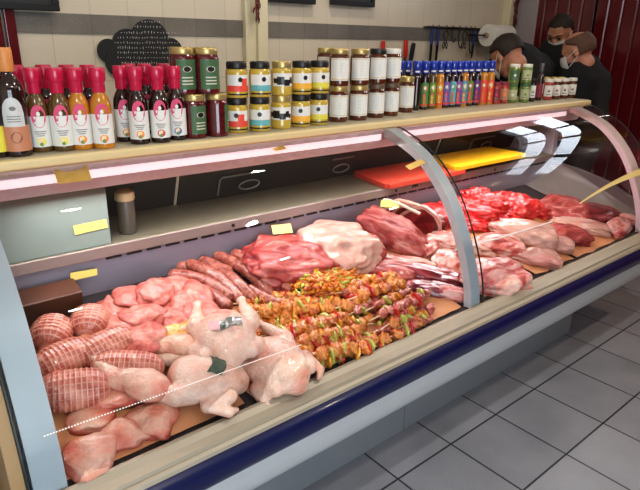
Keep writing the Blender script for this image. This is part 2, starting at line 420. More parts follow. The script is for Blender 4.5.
# sliding doors at the back
doorm = mat('smoked_door', (.055, .045, .04), .35, metal=.2, var=.3, vscale=4)
for k in range(4):
    x0 = XL+.03+k*.635; xa, xb = -.84+k*.86, -.84+(k+1)*.86-.01
    bm = bmesh.new(); yb = .845 if k % 2 else .862
    extr(bm, [(yb, .945), (yb+.012, .945), (yb-.10, 1.255), (yb-.112, 1.255)], xa, xb); d = part('back_door', bm, doorm)
    if k == 1: hx = .33
    elif k == 2: hx = .89+.02
    else: hx = (xa+xb)/2
    bm = bmesh.new(); yy = yb-.035
    q = [(hx-.12, yy+.02, .965), (hx-.12, yy-.005, 1.04), (hx-.11, yy-.008, 1.05), (hx+.12, yy-.008, 1.052)]
    tube(bm, q, .0045, 8)
    ov = [(hx+.03+.055*cos(t*pi/9), yy-.01+.008*(-sin(t*pi/9)), 1.0+.022*sin(t*pi/9)) for t in range(19)]
    tube(bm, ov, .004, 8, close=False)
    h = obj('handle', bm, alu, d, True)
    for v in h.data.vertices: v.co.x -= CX
# light housing under the top shelf
bm = bmesh.new(); extr(bm, [(.385, 1.27), (.40, 1.215), (.412, 1.185), (.43, 1.178), (.50, 1.178), (.50, 1.27)], XL+.02, 2.58); part('light_housing', bm, mat('housing_lilac', (.62, .58, .64), .4, var=.04))
tubem = mat('pink_tube', (1, .9, .95), .4, emit=(1.0, .78, .88), es=.55)
for a, b_ in ((XL+.06, .78), (.87, 2.38)):
    bm = bmesh.new(); extr(bm, [(.392, 1.247), (.386, 1.246), (.388, 1.222), (.394, 1.22)], a, b_); part('fluorescent_diffuser', bm, tubem)
bm = bmesh.new(); box(bm, XL-.02, 2.665, .38, .78, 1.27, 1.30, bev=.008); part('top_shelf', bm, mat('cream_shelf', (.62, .50, .27), .4, var=.06, vscale=3))
bm = bmesh.new(); box(bm, XL-.02, 2.665, .40, .78, 1.2995, 1.302, bev=.001); part('shelf_mat', bm, mat('worn_beige', (.40, .36, .26), .45, var=.12, vscale=5))
# arches
def arch(x0, x1, th, m, name='arch_frame'):
    bm = bmesh.new(); I = []
    for i, (y, z) in enumerate(G):
        a = G[max(i-1, 0)]; b = G[min(i+1, len(G)-1)]; t = V((b[0]-a[0], b[1]-a[1])).normalized()
        n = V((-t.y, t.x)) if -t.y > 0 else V((t.y*-1, t.x))
        # interior lies toward +y and -z
        if n.x*1 + n.y*-.6 < 0: n = -n
        I.append((y+n.x*th, max(z+n.y*th, .60)))
    extr(bm, list(G)+list(reversed(I)), x0, x1)
    return part(name, bm, m, True)
arch(-.862, -.79, .05, arch_white); arch(.79, .85, .035, arch_white); arch(2.40, 2.49, .03, mat('arch_pinkish', (.66, .56, .58), .35))
for x in (-.872, .868, 2.612):
    bm = bmesh.new()
    tube(bm, [(x, y-.003, z+.003) for y, z in G], .0035, 6); part('glass_edge', bm, mat('glass_edge_dark', (.02, .03, .03), .2), True)
curved = glass('curved_glass', (.97, .985, .98), .9, 1.38)
for a, b_ in ((-.868, .862), (.872, 2.61)):
    bm = bmesh.new(); P = [(y-.004, z+.004) for y, z in G]; extr(bm, P, a, b_, closed=False); part('curved_glass', bm, curved, True)
endg = glass('end_glass', (.80, .88, .86), .9, 1.5)
def endplate(x, m, name, prof):
    bm = bmesh.new(); bm.faces.new([bm.verts.new((x, y, z)) for y, z in prof]); return part(name, bm, m)
endplate(2.612, endg, 'end_glass', [(y, z) for y, z in G]+[(.0, .60), (.70, .75), (.78, 1.268)])
endplate(-.868, endg, 'end_glass', [(y, z) for y, z in G]+[(.0, .60), (.70, .75), (.78, 1.268)])
# solid end cheeks
tanm = mat('tan_side_panel', (.33, .215, .10), .5, var=.12, vscale=3)
low = [(y, z) for y, z in G if z < 1.0]
bm = bmesh.new(); extr(bm, low+[(-.23, .60), (-.2, .36), (-.1, .30), (-.1, .0), (.88, 0), (.88, 1.0)], -.905, -.876); part('end_cheek', bm, tanm)
bm = bmesh.new(); extr(bm, [(-.15, .60), (-.15, .66), (-.05, .74), (.15, .83), (.35, .875), (.56, .90), (.86, .92), (.86, .60)], 2.575, 2.605); part('end_cheek', bm, mat('end_grey_white', (.13, .115, .11), .4))
bm = bmesh.new(); box(bm, 2.55, 2.605, .53, .86, .93, 1.20, bev=.004); part('end_upright', bm, lilac)
bm = bmesh.new(); tube(bm, [(2.55, .72, 1.05), (2.54, .72, 1.05)], .02, 16); part('bolt', bm, alu, True)

# tan floor-standing neighbour unit just left of the case
bm = bmesh.new(); box(bm, -1.20, -.935, .02, .9, 0, .50, bev=.01)
n = tag(obj('side_cabinet', bm, tanm), 'low tan cabinet standing left of the display case', 'cabinet')
bm = bmesh.new(); box(bm, -1.19, -.955, .05, .40, .50, .56, bev=.012)
tag(obj('storage_box', bm, mat('box_grey', (.5, .5, .5), .5)), 'pale grey box lying on the low tan cabinet', 'box')

# white plastic sheet standing on the work shelf at the left
bm = bmesh.new(); box(bm, XL+.03, -.385, .536, .541, .9485, 1.177, bev=.001)
tag(obj('plastic_panel', bm, mat('pale_green_plastic', (.22, .28, .25), .3, var=.06)), 'pale grey-green plastic sheet standing upright at the left end inside the case', 'panel')
yel = mat('yellow_paper', (.78, .66, .18), .6)
def note(name, cs, lab, grp=None, cat='label', lift=.002, m=yel):
    bm = bmesh.new(); vs = [bm.verts.new(c) for c in cs]; f = bm.faces.new(vs)
    r = bmesh.ops.extrude_face_region(bm, geom=[f]); 
    nrm = (V(cs[1])-V(cs[0])).cross(V(cs[2])-V(cs[1])).normalized()*.0006
    for g in r['geom']:
        if isinstance(g, bmesh.types.BMVert): g.co += nrm
    return tag(obj(name, bm, m), lab, cat, grp)
note('paper_label', [aty(73, 226, .533), aty(106, 219, .533), aty(108, 227.5, .533), aty(75, 235, .533)], 'yellow paper strip stuck on the pale green plastic sheet')
note('paper_label', [aty(70, 273, .521), aty(97, 268.5, .521), aty(97.5, 275, .521), aty(71, 281, .521)], 'yellow paper strip on the steel edge below the plastic sheet')
def housing_pt(a, b):
    # plane of the housing front
    return aty(a, b, .383)
note('paper_label', [housing_pt(53, 169), housing_pt(66, 172), housing_pt(78, 170), housing_pt(87, 164.5), housing_pt(92, 180), housing_pt(58, 184)], 'torn yellow paper stuck on the light housing at the far left')
note('paper_label', [housing_pt(272, 149), housing_pt(283, 145), housing_pt(287, 149), housing_pt(276, 151)], 'small torn scrap of yellow paper high on the light housing')

# cylinder tub behind the sheet
P = atz(118, 226, .947)
bm = bmesh.new(); lathe(bm, [(.03, 0), (.032, .01), (.032, .12), (.03, .125)], 20, 0); lathe(bm, [(.034, .125), (.036, .13), (.034, .155), (.02, .165)], 20, 1)
o = obj('canister', bm, [mat('dark_olive', (.07, .06, .045), .4), mat('straw_lid', (.45, .36, .20), .5)], None, True, loc=(P.x, .62, .948)); tag(o, 'dark canister with straw-coloured lid on the work shelf', 'canister')

# chopping boards
def board(name, pts, z, h, m, lab):
    bm = bmesh.new(); vs = [bm.verts.new((x, y, z)) for x, y in pts]; f = bm.faces.new(vs)
    r = bmesh.ops.extrude_face_region(bm, geom=[f])
    for g in r['geom']:
        if isinstance(g, bmesh.types.BMVert): g.co.z += h
    es = [e for e in bm.edges if abs((e.verts[0].co-e.verts[1].co).normalized().z) > .9]
    bmesh.ops.bevel(bm, geom=es, offset=.02, segments=4, affect='EDGES')
    return tag(obj(name, bm, m), lab, 'chopping board')
board('chopping_board', [(.96, .50), (1.60, .50), (1.66, .83), (1.03, .83)], .948, .022, mat('red_board', (.62, .085, .05), .4, var=.12), 'red plastic chopping board on the work shelf')
board('chopping_board', [(1.50, .50), (2.2, .50), (2.22, .80), (1.58, .80)], .971, .02, mat('yellow_board', (.78, .50, .02), .4, var=.08), 'yellow plastic chopping board overlapping the red one')

# brown reflection at the back left of the deck, modelled as a solid block
P = deck(65, 320)
bm = bmesh.new(); box(bm, 0, .30, 0, .09, 0, .085, bev=.004)
o = obj('reflection_block', bm, mat('brown_reflection', (.09, .035, .018), .4, var=.5, vscale=9), None, loc=(-.83, .455, dz(.50)+.002), rot=(SL, 0, 0)); tag(o, 'dark brown reflection built as a block at the back left behind the netted rolls', 'reflection')

# ================================================================== GOODS ON THE TOP SHELF
ZS = 1.302
ORD = {}
def gm(name, c, **k): return mat(name, c, .12, coat=.8, **k)      # filled glass
white_l = mat('label_white', (.70, .69, .64), .5); crim = mat('crimson_cap', (.50, .012, .06), .28, coat=.4)
pinkl = mat('pink_emblem', (.58, .05, .13), .5); orange_l = mat('orange_print', (.80, .25, .03), .5); lemon = mat('lemon_print', (.72, .66, .08), .5)
greenl = mat('green_label', (.06, .13, .055), .5); gold = mat('gold_lid', (.50, .38, .16), .3, metal=.6); blackl = mat('black_lid', (.02, .018, .016), .35)
redp = mat('red_print', (.70, .08, .05), .5); teal = mat('teal_print', (.14, .40, .42), .5); yelp = mat('yellow_print', (.68, .60, .08), .5); orgp = mat('amber_print', (.80, .42, .05), .5)
must = gm('mustard_fill', (.52, .36, .06), var=.15, vscale=30); cherry = gm('cherry_fill', (.10, .008, .012), var=.8, vscale=60); honey = gm('honey_fill', (.09, .022, .006), var=.3)
darkliq = gm('dark_liquid', (.025, .010, .008)); yliq = gm('lemon_liquid', (.11, .06, .018), var=.4, vscale=25); oliq = gm('orange_liquid', (.50, .20, .02), var=.15)
bluecap = mat('blue_cap', (.012, .04, .34), .3, coat=.4); purple = mat('purple_print', (.12, .05, .22), .5); tanl = mat('salmon_label', (.50, .22, .12), .5)
wlid = mat('white_lid', (.66, .63, .56), .4); leafp = mat('leaf_print', (.12, .22, .05), .5); maroonp = mat('maroon_print', (.22, .03, .05), .5)
orange_cap = mat('orange_cap', (.62, .25, .07), .4)

CACHE = {}
def cached(key, fn):
    if key not in CACHE: CACHE[key] = fn()
    return CACHE[key]

def facecam(P, k=.75):
    return atan2(CAM.x-P.x, P.y-CAM.y)*k

def at_shelf(px, py, r, dy=0, ymax=9):
    P = atz(px, py, ZS); y = min(P.y+r+dy, ymax); Q = aty(px, py, y); return Q.x, y, facecam(Q, .8)

def pink_bottle(x, y, rz, liq, fruit, label):
    e = empty('dressing_bottle', (x, y, ZS), (0, 0, rz), label, 'bottle', 'crimson-capped dressing bottles')
    def body():
        bm = bmesh.new(); lathe(bm, catmull([(.028, 0), (.032, .006), (.032, .06), (.0315, .125), (.024, .152), (.016, .168), (.0145, .19)], 4), 24)
        return mesh('bottle_body', bm, [liq], True, radians(50))
    link('bottle_body', cached(('pb', liq.name), body), e)
    def cap():
        bm = bmesh.new(); lathe(bm, [(.0185, .168), (.0195, .17), (.0195, .196), (.021, .2), (.0235, .204), (.0235, .236), (.0215, .240)], 24); return mesh('cap', bm, [crim], True, radians(35))
    link('cap', cached('pcap', cap), e)
    def lab():
        bm = bmesh.new(); r = .0328
        arcpatch(bm, r, .016, .105, -1.25, 1.25, 0)
        arcdisc(bm, r+.0005, .105, 0, .021, 1, 20, .033)
        arcdisc(bm, r+.0009, .112, .001, .0055, 0, 8, .007)
        arcpatch(bm, r+.0009, .083, .090, -.42, .42, 0, 6)
        for k in range(3): arcpatch(bm, r+.0006, .060-k*.006, .0625-k*.006, -.5+.1*k, .5-.1*k, 3, 6)
        arcdisc(bm, r+.0006, .032, -.0*r, .013, 2, 14, .012); arcdisc(bm, r+.0009, .036, .004, .006, 4, 10)
        arcdisc(bm, r+.0006, .024, -.016, .006, 5, 8)
        return mesh('label', bm, [white_l, pinkl, fruit, mat('print_grey', (.2, .18, .17), .6), mat('fruit_light', (.85, .6, .3), .5), leafp], True)
    link('label', cached(('pl', fruit.name), lab), e)
    return e

def jar(x, y, z, r, h, fill, lidm, labm, rz, label, cat='jar', group=None, name='jar', lid_h=None, style=0, band=None):
    e = empty(name, (x, y, z), (0, 0, rz), label, cat, group)
    lh = lid_h or h*.13
    def body():
        bm = bmesh.new(); H = h-lh
        lathe(bm, catmull([(r*.88, 0), (r, .006), (r, H*.5), (r, H*.84), (r*.93, H*.94), (r*.84, H)], 4), 26); return mesh('jar_body', bm, [fill], True, radians(50))
    link('jar_body', cached(('jb', r, h, fill.name), body), e)
    def lid():
        bm = bmesh.new(); H = h-lh; q = r*.93
        lathe(bm, [(q*.97, H-.003), (q, H), (q, H+lh*.75), (q*.96, H+lh*.95), (q*.90, H+lh), (q*.86, H+lh*.85), (.002, H+lh*.85)], 26); return mesh('lid', bm, [lidm], True, radians(35))
    link('lid', cached(('jl', r, h, lidm.name), lid), e)
    def lab():
        bm = bmesh.new(); q = r+.0006; grey = mat('print_grey', (.2, .18, .17), .6)
        H = h-lh; g = band or redp
        if style == 0:      # mustard: white label, coloured band, round black mark
            arcpatch(bm, q, H*.22, H*.78, -1.3, 1.3, 0); arcpatch(bm, q+.0004, H*.22, H*.42, -1.3, 1.3, 1)
            if g is redp: arcpatch(bm, q+.0005, H*.42, H*.66, .1, .75, 1, 4)
            arcdisc(bm, q+.0007, H*.62, .45*r if g is not redp else -.6*r, .0085, 2, 14)
            if g in (yelp,): arcdisc(bm, q+.0007, H*.62, -.1*r, .006, 2, 12); arcdisc(bm, q+.0007, H*.62, -.45*r, .006, 2, 12)
            arcpatch(bm, q+.0007, H*.10, H*.15, -1.3, 1.3, 2)
        elif style == 1:    # white label with black skyline
            arcpatch(bm, q, H*.34, H*.8, -1.3, 1.3, 0)
            for a0, a1, z0, z1 in ((-1.2, -.8, .45, .62), (-.8, -.1, .40, .68), (-.1, .5, .36, .58), (.5, .9, .44, .66), (.9, 1.2, .40, .56)): arcpatch(bm, q+.0006, H*z0, H*z1, a0, a1, 2, 4)
        elif style == 2:    # honey: white label with gold rules and a faint hexagon sketch
            arcpatch(bm, q, H*.16, H*.86, -1.15, 1.15, 0); 
            for zz in (.20, .81): arcpatch(bm, q+.0005, H*zz, H*(zz+.02), -1.15, 1.15, 1)
            for i, (dx, dzz) in enumerate(((-.012, .02), (.004, .03), (.012, .008), (-.004, -.004), (.004, -.022), (-.012, -.016))):
                arcdisc(bm, q+.0004, H*.52+dzz, dx, .007, 3, 6); arcdisc(bm, q+.0007, H*.52+dzz, dx, .0055, 0, 6)
        elif style == 3:    # green label with dark oval
            arcpatch(bm, q, H*.12, H*.86, -.85, .95, 0); arcdisc(bm, q+.0005, H*.62, .0, .016, 1, 18, .010); arcdisc(bm, q+.0008, H*.62, .0, .013, 2, 18, .0075)
            for k in range(3): arcpatch(bm, q+.0006, H*(.40-.08*k), H*(.43-.08*k), -.45, .45, 1, 6)
        elif style == 4:    # small white label
            arcpatch(bm, q, H*.2, H*.8, -1.0, 1.0, 0); arcdisc(bm, q+.0005, H*.5, 0, .008, 1, 12)
            arcpatch(bm, q+.0006, H*.28, H*.33, -.5, .5, 2, 5)
        ms = {0: [labm, g, blackl], 1: [labm, g, blackl], 2: [labm, mat('gold_rule', (.6, .45, .2), .5), blackl, mat('pale_sketch', (.42, .47, .45), .5)], 3: [labm, mat('label_cream', (.6, .55, .45), .5), blackl], 4: [labm, g, mat('print_grey', (.2, .18, .17), .6)]}[style]
        return mesh('label', bm, ms, True)
    link('label', cached(('jlab', r, h, style, labm.name, (band or redp).name), lab), e)
    return e

# big dark bottles far left
def wine(x, y, rz, labcol, caplabel, label, H=.295, r=.038, capm=orange_cap, arch_l=True):
    e = empty('vinegar_bottle', (x, y, ZS), (0, 0, rz), label, 'bottle')
    bm = bmesh.new(); lathe(bm, catmull([(r*.9, 0), (r, .008), (r, .10), (r*.98, .18), (r*.7, .212), (r*.42, .228), (r*.38, .26)], 4), 26); obj('bottle_body', bm, darkliq, e, True)
    bm = bmesh.new(); lathe(bm, [(r*.52, .232), (r*.56, .235), (r*.56, .288), (r*.5, H)], 24); obj('cap', bm, capm, e, True)
    bm = bmesh.new(); q = r+.0007
    arcpatch(bm, q, .016, .088, -1.2, 1.2, 1)
    if arch_l: arcpatch(bm, q+.0003, .085, .165, -.75, .75, 0, 16, top=lambda u: .45+.55*sqrt(max(0, 1-(2*u-1)**2)))
    arcdisc(bm, q+.0006, .055, 0, .016, 2, 16); arcdisc(bm, q+.0008, .135, 0, .009, 3, 10, .006)
    for k in range(3): arcpatch(bm, q+.0006, .112-.007*k, .1145-.007*k, -.45, .45, 3, 6)
    obj('label', bm, [mat('label_grey_white', (.55, .56, .54), .5), labcol, mat('rust_print', (.25, .08, .04), .5), mat('print_grey', (.2, .18, .17), .6)], e, True)
x_, y_, r_z = at_shelf(20, 157, .035); wine(x_, y_, radians(-12), tanl, None, 'tall dark vinegar bottle with orange cap and salmon label')
x_, y_, r_z = at_shelf(-3, 158, .03); wine(x_, y_, radians(-12), lemon, None, 'dark bottle with yellow label cut off by the left edge', capm=crim, arch_l=False, H=.27)

desc = {'yliq': 'lemon print', 'oliq': 'orange print'}
A = [(43, 152.5, yliq, lemon, 'first crimson-capped bottle from the left, lemon on its label'), (65, 151.5, yliq, lemon, 'second crimson-capped bottle from the left, lemon on its label'),
     (83.5, 150, oliq, orange_l, 'bright orange dressing bottle, third crimson cap from the left'), (105, 149, oliq, orange_l, 'bright orange dressing bottle at the right end of the left-hand group')]
for px, py, liq, fr, lab in A:
    x_, y_, r_z = at_shelf(px, py, .03); pink_bottle(x_, y_, r_z, liq, fr, lab)
blueb = mat('berry_print', (.12, .14, .34), .5)
for i, (px, py, lab) in enumerate([(28, 148, 'crimson-capped bottle behind, right of the tall orange-capped one'), (54, 146, 'crimson-capped bottle in the back row between the two lemon ones'), (76, 145, 'crimson-capped bottle in the back row behind lemon and orange ones'), (96, 144, 'crimson-capped bottle in the back row behind the two orange ones')]):
    x_, y_, r_z = at_shelf(px, py, .10); pink_bottle(x_, y_, r_z, darkliq, orange_l, lab)
Bq = [(140.7, 144.5, darkliq, orange_l, 'dark dressing bottle with orange fruit, left front of the second group'), (161.5, 143, darkliq, mat('pomegranate_print', (.5, .03, .05), .5), 'dark dressing bottle with red pomegranate on the label'), (178, 140.5, darkliq, blueb, 'dark dressing bottle with blue berries on the label')]
for px, py, liq, fr, lab in Bq:
    x_, y_, r_z = at_shelf(px, py, .03); pink_bottle(x_, y_, r_z, liq, fr, lab)
for i, (px, py, lab) in enumerate([(127, 142, 'dark crimson-capped bottle, leftmost of the second group'), (135, 137, 'dark crimson-capped bottle in the second row beside the chalkboard'), (150, 136, 'dark crimson-capped bottle behind the orange-fruit one'), (168, 135, 'dark crimson-capped bottle behind the pomegranate one')]):
    x_, y_, r_z = at_shelf(px, py, .03+(.04 if i else 0)); pink_bottle(x_, y_, r_z, darkliq, orange_l, lab)

# cherry / pepper jars
xs_ = []
for i, (px, py, lab) in enumerate([(172, 141, 'lower dark red jar half hidden behind the crimson-capped bottles'), (195.5, 139, 'lower dark red preserve jar with green label, second from left'), (217.5, 137, 'lower dark red preserve jar beside the mustard jars')]):
    x, y, rz = at_shelf(px, py, .037, .03 if i == 0 else 0); xs_.append((x, y, rz))
    jar(x, y, ZS, .0405, .148, cherry, gold, greenl, rz+(.5 if i == 1 else (1.5 if i == 2 else 0)), lab, group='red preserve jars', name='preserve_jar', style=3)
for i, lab in enumerate(('upper red preserve jar with green label behind the bottles', 'upper red preserve jar with green label above the gold-lidded pair')):
    a, b = xs_[i], xs_[i+1]
    jar((a[0]+b[0])/2+.012, (a[1]+b[1])/2, ZS+.1485, .0435, .150, cherry, gold, greenl, a[2]+.25, lab, group='red preserve jars', name='preserve_jar', style=3)

# mustard jars in two tiers of five
must_spec = [(237.5, 133.5, redp, 0, 'red-banded'), (260, 132, teal, 0, 'teal-banded'), (281, 129.5, blackl, 1, 'black skyline'), (300.5, 127.5, orgp, 0, 'amber-banded'), (318, 125.5, yelp, 0, 'yellow-banded')]
for px, py, band, st, nm in must_spec:
    x, y, rz = at_shelf(px, py, .036)
    for lv in (0, 1):
        lidm = gold if st == 1 else blackl
        jar(x+.002*lv, y-.002*lv, ZS+lv*.1255, .0395, .125, must, lidm, white_l, rz+(.25 if lv else -.15), ('upper' if lv else 'lower')+' mustard jar with %s white label' % nm, group='mustard jars', name='mustard_jar', style=st, band=band, lid_h=.022)
# honey jars
hon = [(337.5, 122.5, gold, 'first', 0), (357.5, 121, gold, 'second', 1), (375, 118.5, blackl, 'third', 2), (389.5, 116.5, wlid, 'fourth', 3)]
for px, py, lidm, nm, i in hon:
    x, y, rz = at_shelf(px, py, .038)
    for lv in (0, 1):
        jar(x, y, ZS+lv*.1485, .0415-.002*(i > 1), .148, honey, (gold if lv == 0 and i < 2 else (mat('bronze_lid', (.12, .08, .05), .4) if lv == 0 else lidm)), white_l, rz+.1*lv, '%s dark honey jar with white label, %s from left' % ('upper' if lv else 'lower', nm), group='honey jars', name='honey_jar', style=2)
x, y, rz = at_shelf(405, 113, .037); jar(x, y, ZS, .038, .168, honey, gold, white_l, rz, 'single tall honey jar standing beside the blue-capped bottles', group='honey jars', name='honey_jar', style=2)
x, y, rz = at_shelf(324, 121, .037, .075)
for lv in (0, 1): jar(x, y, ZS+lv*.1485, .037, .148, honey, gold, white_l, rz, ('upper' if lv else 'lower')+' honey jar in the back row behind the yellow mustard jars', group='honey jars', name='honey_jar', style=2)

# blue-capped hot sauces
def sauce_bottle(x, y, rz, liq, c1, c2, label):
    e = empty('hot_sauce_bottle', (x, y, ZS), (0, 0, rz), label, 'bottle', 'blue-capped sauce bottles')
    def body():
        bm = bmesh.new(); lathe(bm, catmull([(.0195, 0), (.0225, .006), (.0225, .14), (.021, .163), (.012, .178), (.0115, .19)], 4), 20); return mesh('bottle_body', bm, [liq], True, radians(50))
    link('bottle_body', cached(('sb', liq.name), body), e)
    def cap():
        bm = bmesh.new(); lathe(bm, [(.0165, .178), (.0175, .18), (.0175, .2), (.0188, .203), (.0188, .232), (.0165, .236)], 20, 0)
        arcdisc(bm, .019, .216, 0, .007, 1, 3); arcpatch(bm, .0178, .184, .192, -.7, .7, 1, 5)
        return mesh('cap', bm, [bluecap, white_l], True, radians(35))
    link('cap', cached('bcap', cap), e)
    if c1:
        def lab():
            bm = bmesh.new(); q = .0231; arcpatch(bm, q, .014, .135, -1.1, 1.1, 0, 12, top=lambda u: .88+.12*sqrt(max(0, 1-(2*u-1)**2)))
            arcdisc(bm, q+.0004, .105, 0, .014, 1, 14, .018); arcdisc(bm, q+.0007, .107, .0, .007, 3, 10, .009)
            for k, (dx, zz) in enumerate(((-.006, .07), (.006, .06), (-.004, .045), (.007, .038))): arcdisc(bm, q+.0005, zz, dx, .007, 1 if k % 2 else 2, 8, .011)
            arcpatch(bm, q+.0005, .018, .028, -.8, .8, 2, 6)
            return mesh('label', bm, [c1, c2, redp, white_l], True)
        link('label', cached(('sl', c1.name, c2.name), lab), e)
    return e
g2 = mat('bright_green', (.07, .22, .07), .5); pur = mat('violet_print', (.20, .08, .34), .5); sky = mat('sky_print', (.10, .25, .38), .5); ora = mat('vivid_orange', (.62, .20, .02), .5)
hs = [(416, None, None, darkliq, 'dark unlabelled side'), (424.5, g2, ora, darkliq, 'green and orange label'), (432.5, leafp, yelp, yliq, 'leaf-green and yellow label'), (440, ora, yelp, oliq, 'bright orange label'),
      (447, pur, sky, darkliq, 'violet and sky-blue label'), (453.5, teal, leafp, darkliq, 'teal and leaf-green label'), (459.5, pur, ora, darkliq, 'violet label with orange spots'), (465.5, sky, yelp, oliq, 'sky-blue and yellow label'),
      (471.5, leafp, redp, darkliq, 'leaf-green and red label'), (478.5, purple, maroonp, darkliq, 'dark purple label'), (485.5, redp, ora, oliq, 'red and orange label'), (492.5, redp, yelp, oliq, 'red and yellow label at the right end of the row')]
for i, (px, a, b, liq, d) in enumerate(hs):
    x, y, rz = at_shelf(px-1.5-(px-416)*.045, 110.5-(px-416)*.075, .0225, 0, .60)
    sauce_bottle(x, y, rz, liq, a, b, 'blue-capped hot sauce bottle with %s' % d)
for i, px in enumerate((397, 405, 413, 421, 430, 438)):
    x, y, rz = at_shelf(px, 111-(px-416)*.075, .10, 0, .70)
    sauce_bottle(x, y, rz, darkliq, None, None, 'blue-capped bottle in the back row, %s behind the honey and front sauces' % ('first', 'second', 'third', 'fourth', 'fifth', 'sixth')[i])

# small jars to the right
pinkf = gm('tomato_fill', (.35, .05, .04), var=.3, vscale=40); grf = gm('pickle_fill', (.14, .20, .04), var=.5, vscale=40)
def sj(px, py, r, h, fill, lidm, labm, label, style=4, z=0, band=None, dy=0, name='small_jar', grp=None):
    x, y, rz = at_shelf(px-4.5, py, r, dy, .66+dy)
    return jar(x, y, ZS+z, r, h, fill, lidm, labm, rz, label, name=name, style=style, band=band, group=grp)
sj(499, 104.5, .026, .12, pinkf, maroonp, maroonp, 'small reddish jar just right of the blue-capped bottles', band=pinkl)
sj(507, 104, .026, .12, pinkf, maroonp, tanl, 'small reddish jar with salmon label left of the green jars', band=orange_l)
for lv in (0, 1):
    z = lv*.1085
    sj(515, 103.5, .031, .108, grf, wlid if lv else greenl, mat('pale_green_label', (.42, .44, .26), .5) if not lv else greenl, ('upper' if lv else 'lower')+' left green pickle jar of the stacked four', z=z, band=white_l, grp='green pickle jars')
    sj(527.5, 103, .030, .108, grf, wlid if lv else greenl, mat('pale_green_label', (.42, .44, .26), .5), ('upper' if lv else 'lower')+' right green pickle jar of the stacked four', z=z, band=leafp, grp='green pickle jars')
sj(535.5, 102, .018, .135, darkliq, blackl, white_l, 'slim dark jar between the green jars and the tall slim bottle', band=greenl)
x, y, rz = at_shelf(537.5, 101, .02, 0, .6)
e = empty('slim_bottle', (x, y, ZS), (0, 0, rz), 'tall slim dark bottle with grey cap right of green jars', 'bottle')
bm = bmesh.new(); lathe(bm, catmull([(.017, 0), (.02, .005), (.02, .12), (.016, .145), (.009, .16), (.0085, .18)], 4), 20); obj('bottle_body', bm, darkliq, e, True)
bm = bmesh.new(); lathe(bm, [(.0125, .172), (.013, .174), (.013, .215), (.011, .218)], 20); obj('cap', bm, mat('grey_cap', (.12, .12, .13), .3, metal=.5), e, True)
bm = bmesh.new(); arcpatch(bm, .0206, .02, .10, -1, 1, 0); obj('label', bm, maroonp, e, True)
for i, px in enumerate((551, 559, 567, 574.5)):
    sj(px, 100.5-i*.7, .0285, .125, pinkf if i < 1 else honey, wlid, white_l, 'white-labelled white-lidded jar, %s of the front four at the shelf end' % ('first', 'second', 'third', 'rightmost')[i], band=maroonp, grp='white-lidded jars')
for i, px in enumerate((549, 556, 563)):
    sj(px, 99.5, .0285, .125, honey, gold, white_l, 'gold-lidded jar in the back row at the shelf end, %s' % ('left one', 'middle one', 'right one')[i], dy=.07, band=maroonp, grp='white-lidded jars')

# ================================================================== MEAT ON THE DECK
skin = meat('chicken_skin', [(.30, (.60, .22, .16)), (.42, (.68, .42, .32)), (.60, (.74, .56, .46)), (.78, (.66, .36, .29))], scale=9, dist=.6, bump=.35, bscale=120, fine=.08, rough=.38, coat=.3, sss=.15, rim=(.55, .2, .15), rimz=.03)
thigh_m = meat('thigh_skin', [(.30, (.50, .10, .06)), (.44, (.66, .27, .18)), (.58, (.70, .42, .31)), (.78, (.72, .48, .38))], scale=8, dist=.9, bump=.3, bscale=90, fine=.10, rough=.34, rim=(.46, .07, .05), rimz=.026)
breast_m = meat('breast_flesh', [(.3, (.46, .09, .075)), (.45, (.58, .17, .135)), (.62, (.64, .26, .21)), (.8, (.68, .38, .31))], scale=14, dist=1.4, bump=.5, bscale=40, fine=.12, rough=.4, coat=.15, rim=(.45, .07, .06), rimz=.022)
yskin = meat('yellow_chicken', [(.3, (.70, .22, .05)), (.5, (.80, .42, .06)), (.7, (.74, .42, .25))], scale=14, dist=1, fine=.15)
red_m = meat('red_beef', [(.25, (.15, .014, .012)), (.42, (.30, .035, .032)), (.54, (.42, .085, .072)), (.60, (.46, .13, .11)), (.64, (.60, .32, .27)), (.68, (.42, .09, .08)), (.8, (.27, .035, .03))], scale=7, dist=1.6, stretch=(1, 2, 1), bump=.45, bscale=16, fine=.18, coat=.15, rough=.42)
striped_m = meat('striped_beef', [(.3, (.22, .03, .028)), (.46, (.36, .06, .055)), (.56, (.48, .14, .12)), (.64, (.56, .24, .20)), (.72, (.36, .06, .05))], scale=3.2, dist=1.2, detail=4, stretch=(7, 1.4, 3), bump=.3, bscale=20, fine=.12, coat=.15, rough=.45)
bright_m = meat('bright_beef', [(.3, (.38, .008, .008)), (.5, (.66, .03, .03)), (.68, (.74, .08, .07)), (.8, (.74, .28, .24))], scale=8, dist=1.6, bump=.4, fine=.15, coat=.4)
dark_m = meat('dark_beef', [(.3, (.07, .006, .008)), (.5, (.20, .015, .018)), (.64, (.34, .05, .05)), (.72, (.52, .28, .24)), (.8, (.25, .02, .02))], scale=7, dist=2, stretch=(1, 2, 1), bump=.3, fine=.2)
fat_m = meat('pale_fat', [(.18, (.42, .10, .085)), (.30, (.50, .21, .175)), (.44, (.58, .34, .275)), (.75, (.64, .41, .34))], scale=3.5, dist=1.2, stretch=(1, 1.6, 1), bump=.3, fine=.12)
lamb_m = meat('lamb_mix', [(.3, (.30, .03, .03)), (.44, (.54, .13, .11)), (.52, (.66, .34, .29)), (.7, (.72, .50, .44))], scale=6, dist=2.0, stretch=(1, 1.8, 1.2), bump=.35, fine=.15)
saus_m = meat('sausage_mottle', [(.3, (.17, .035, .025)), (.5, (.33, .09, .06)), (.62, (.46, .19, .14)), (.72, (.30, .07, .05))], scale=38, dist=1.2, bump=.35, bscale=60, fine=.2, coat=.4, rough=.3)
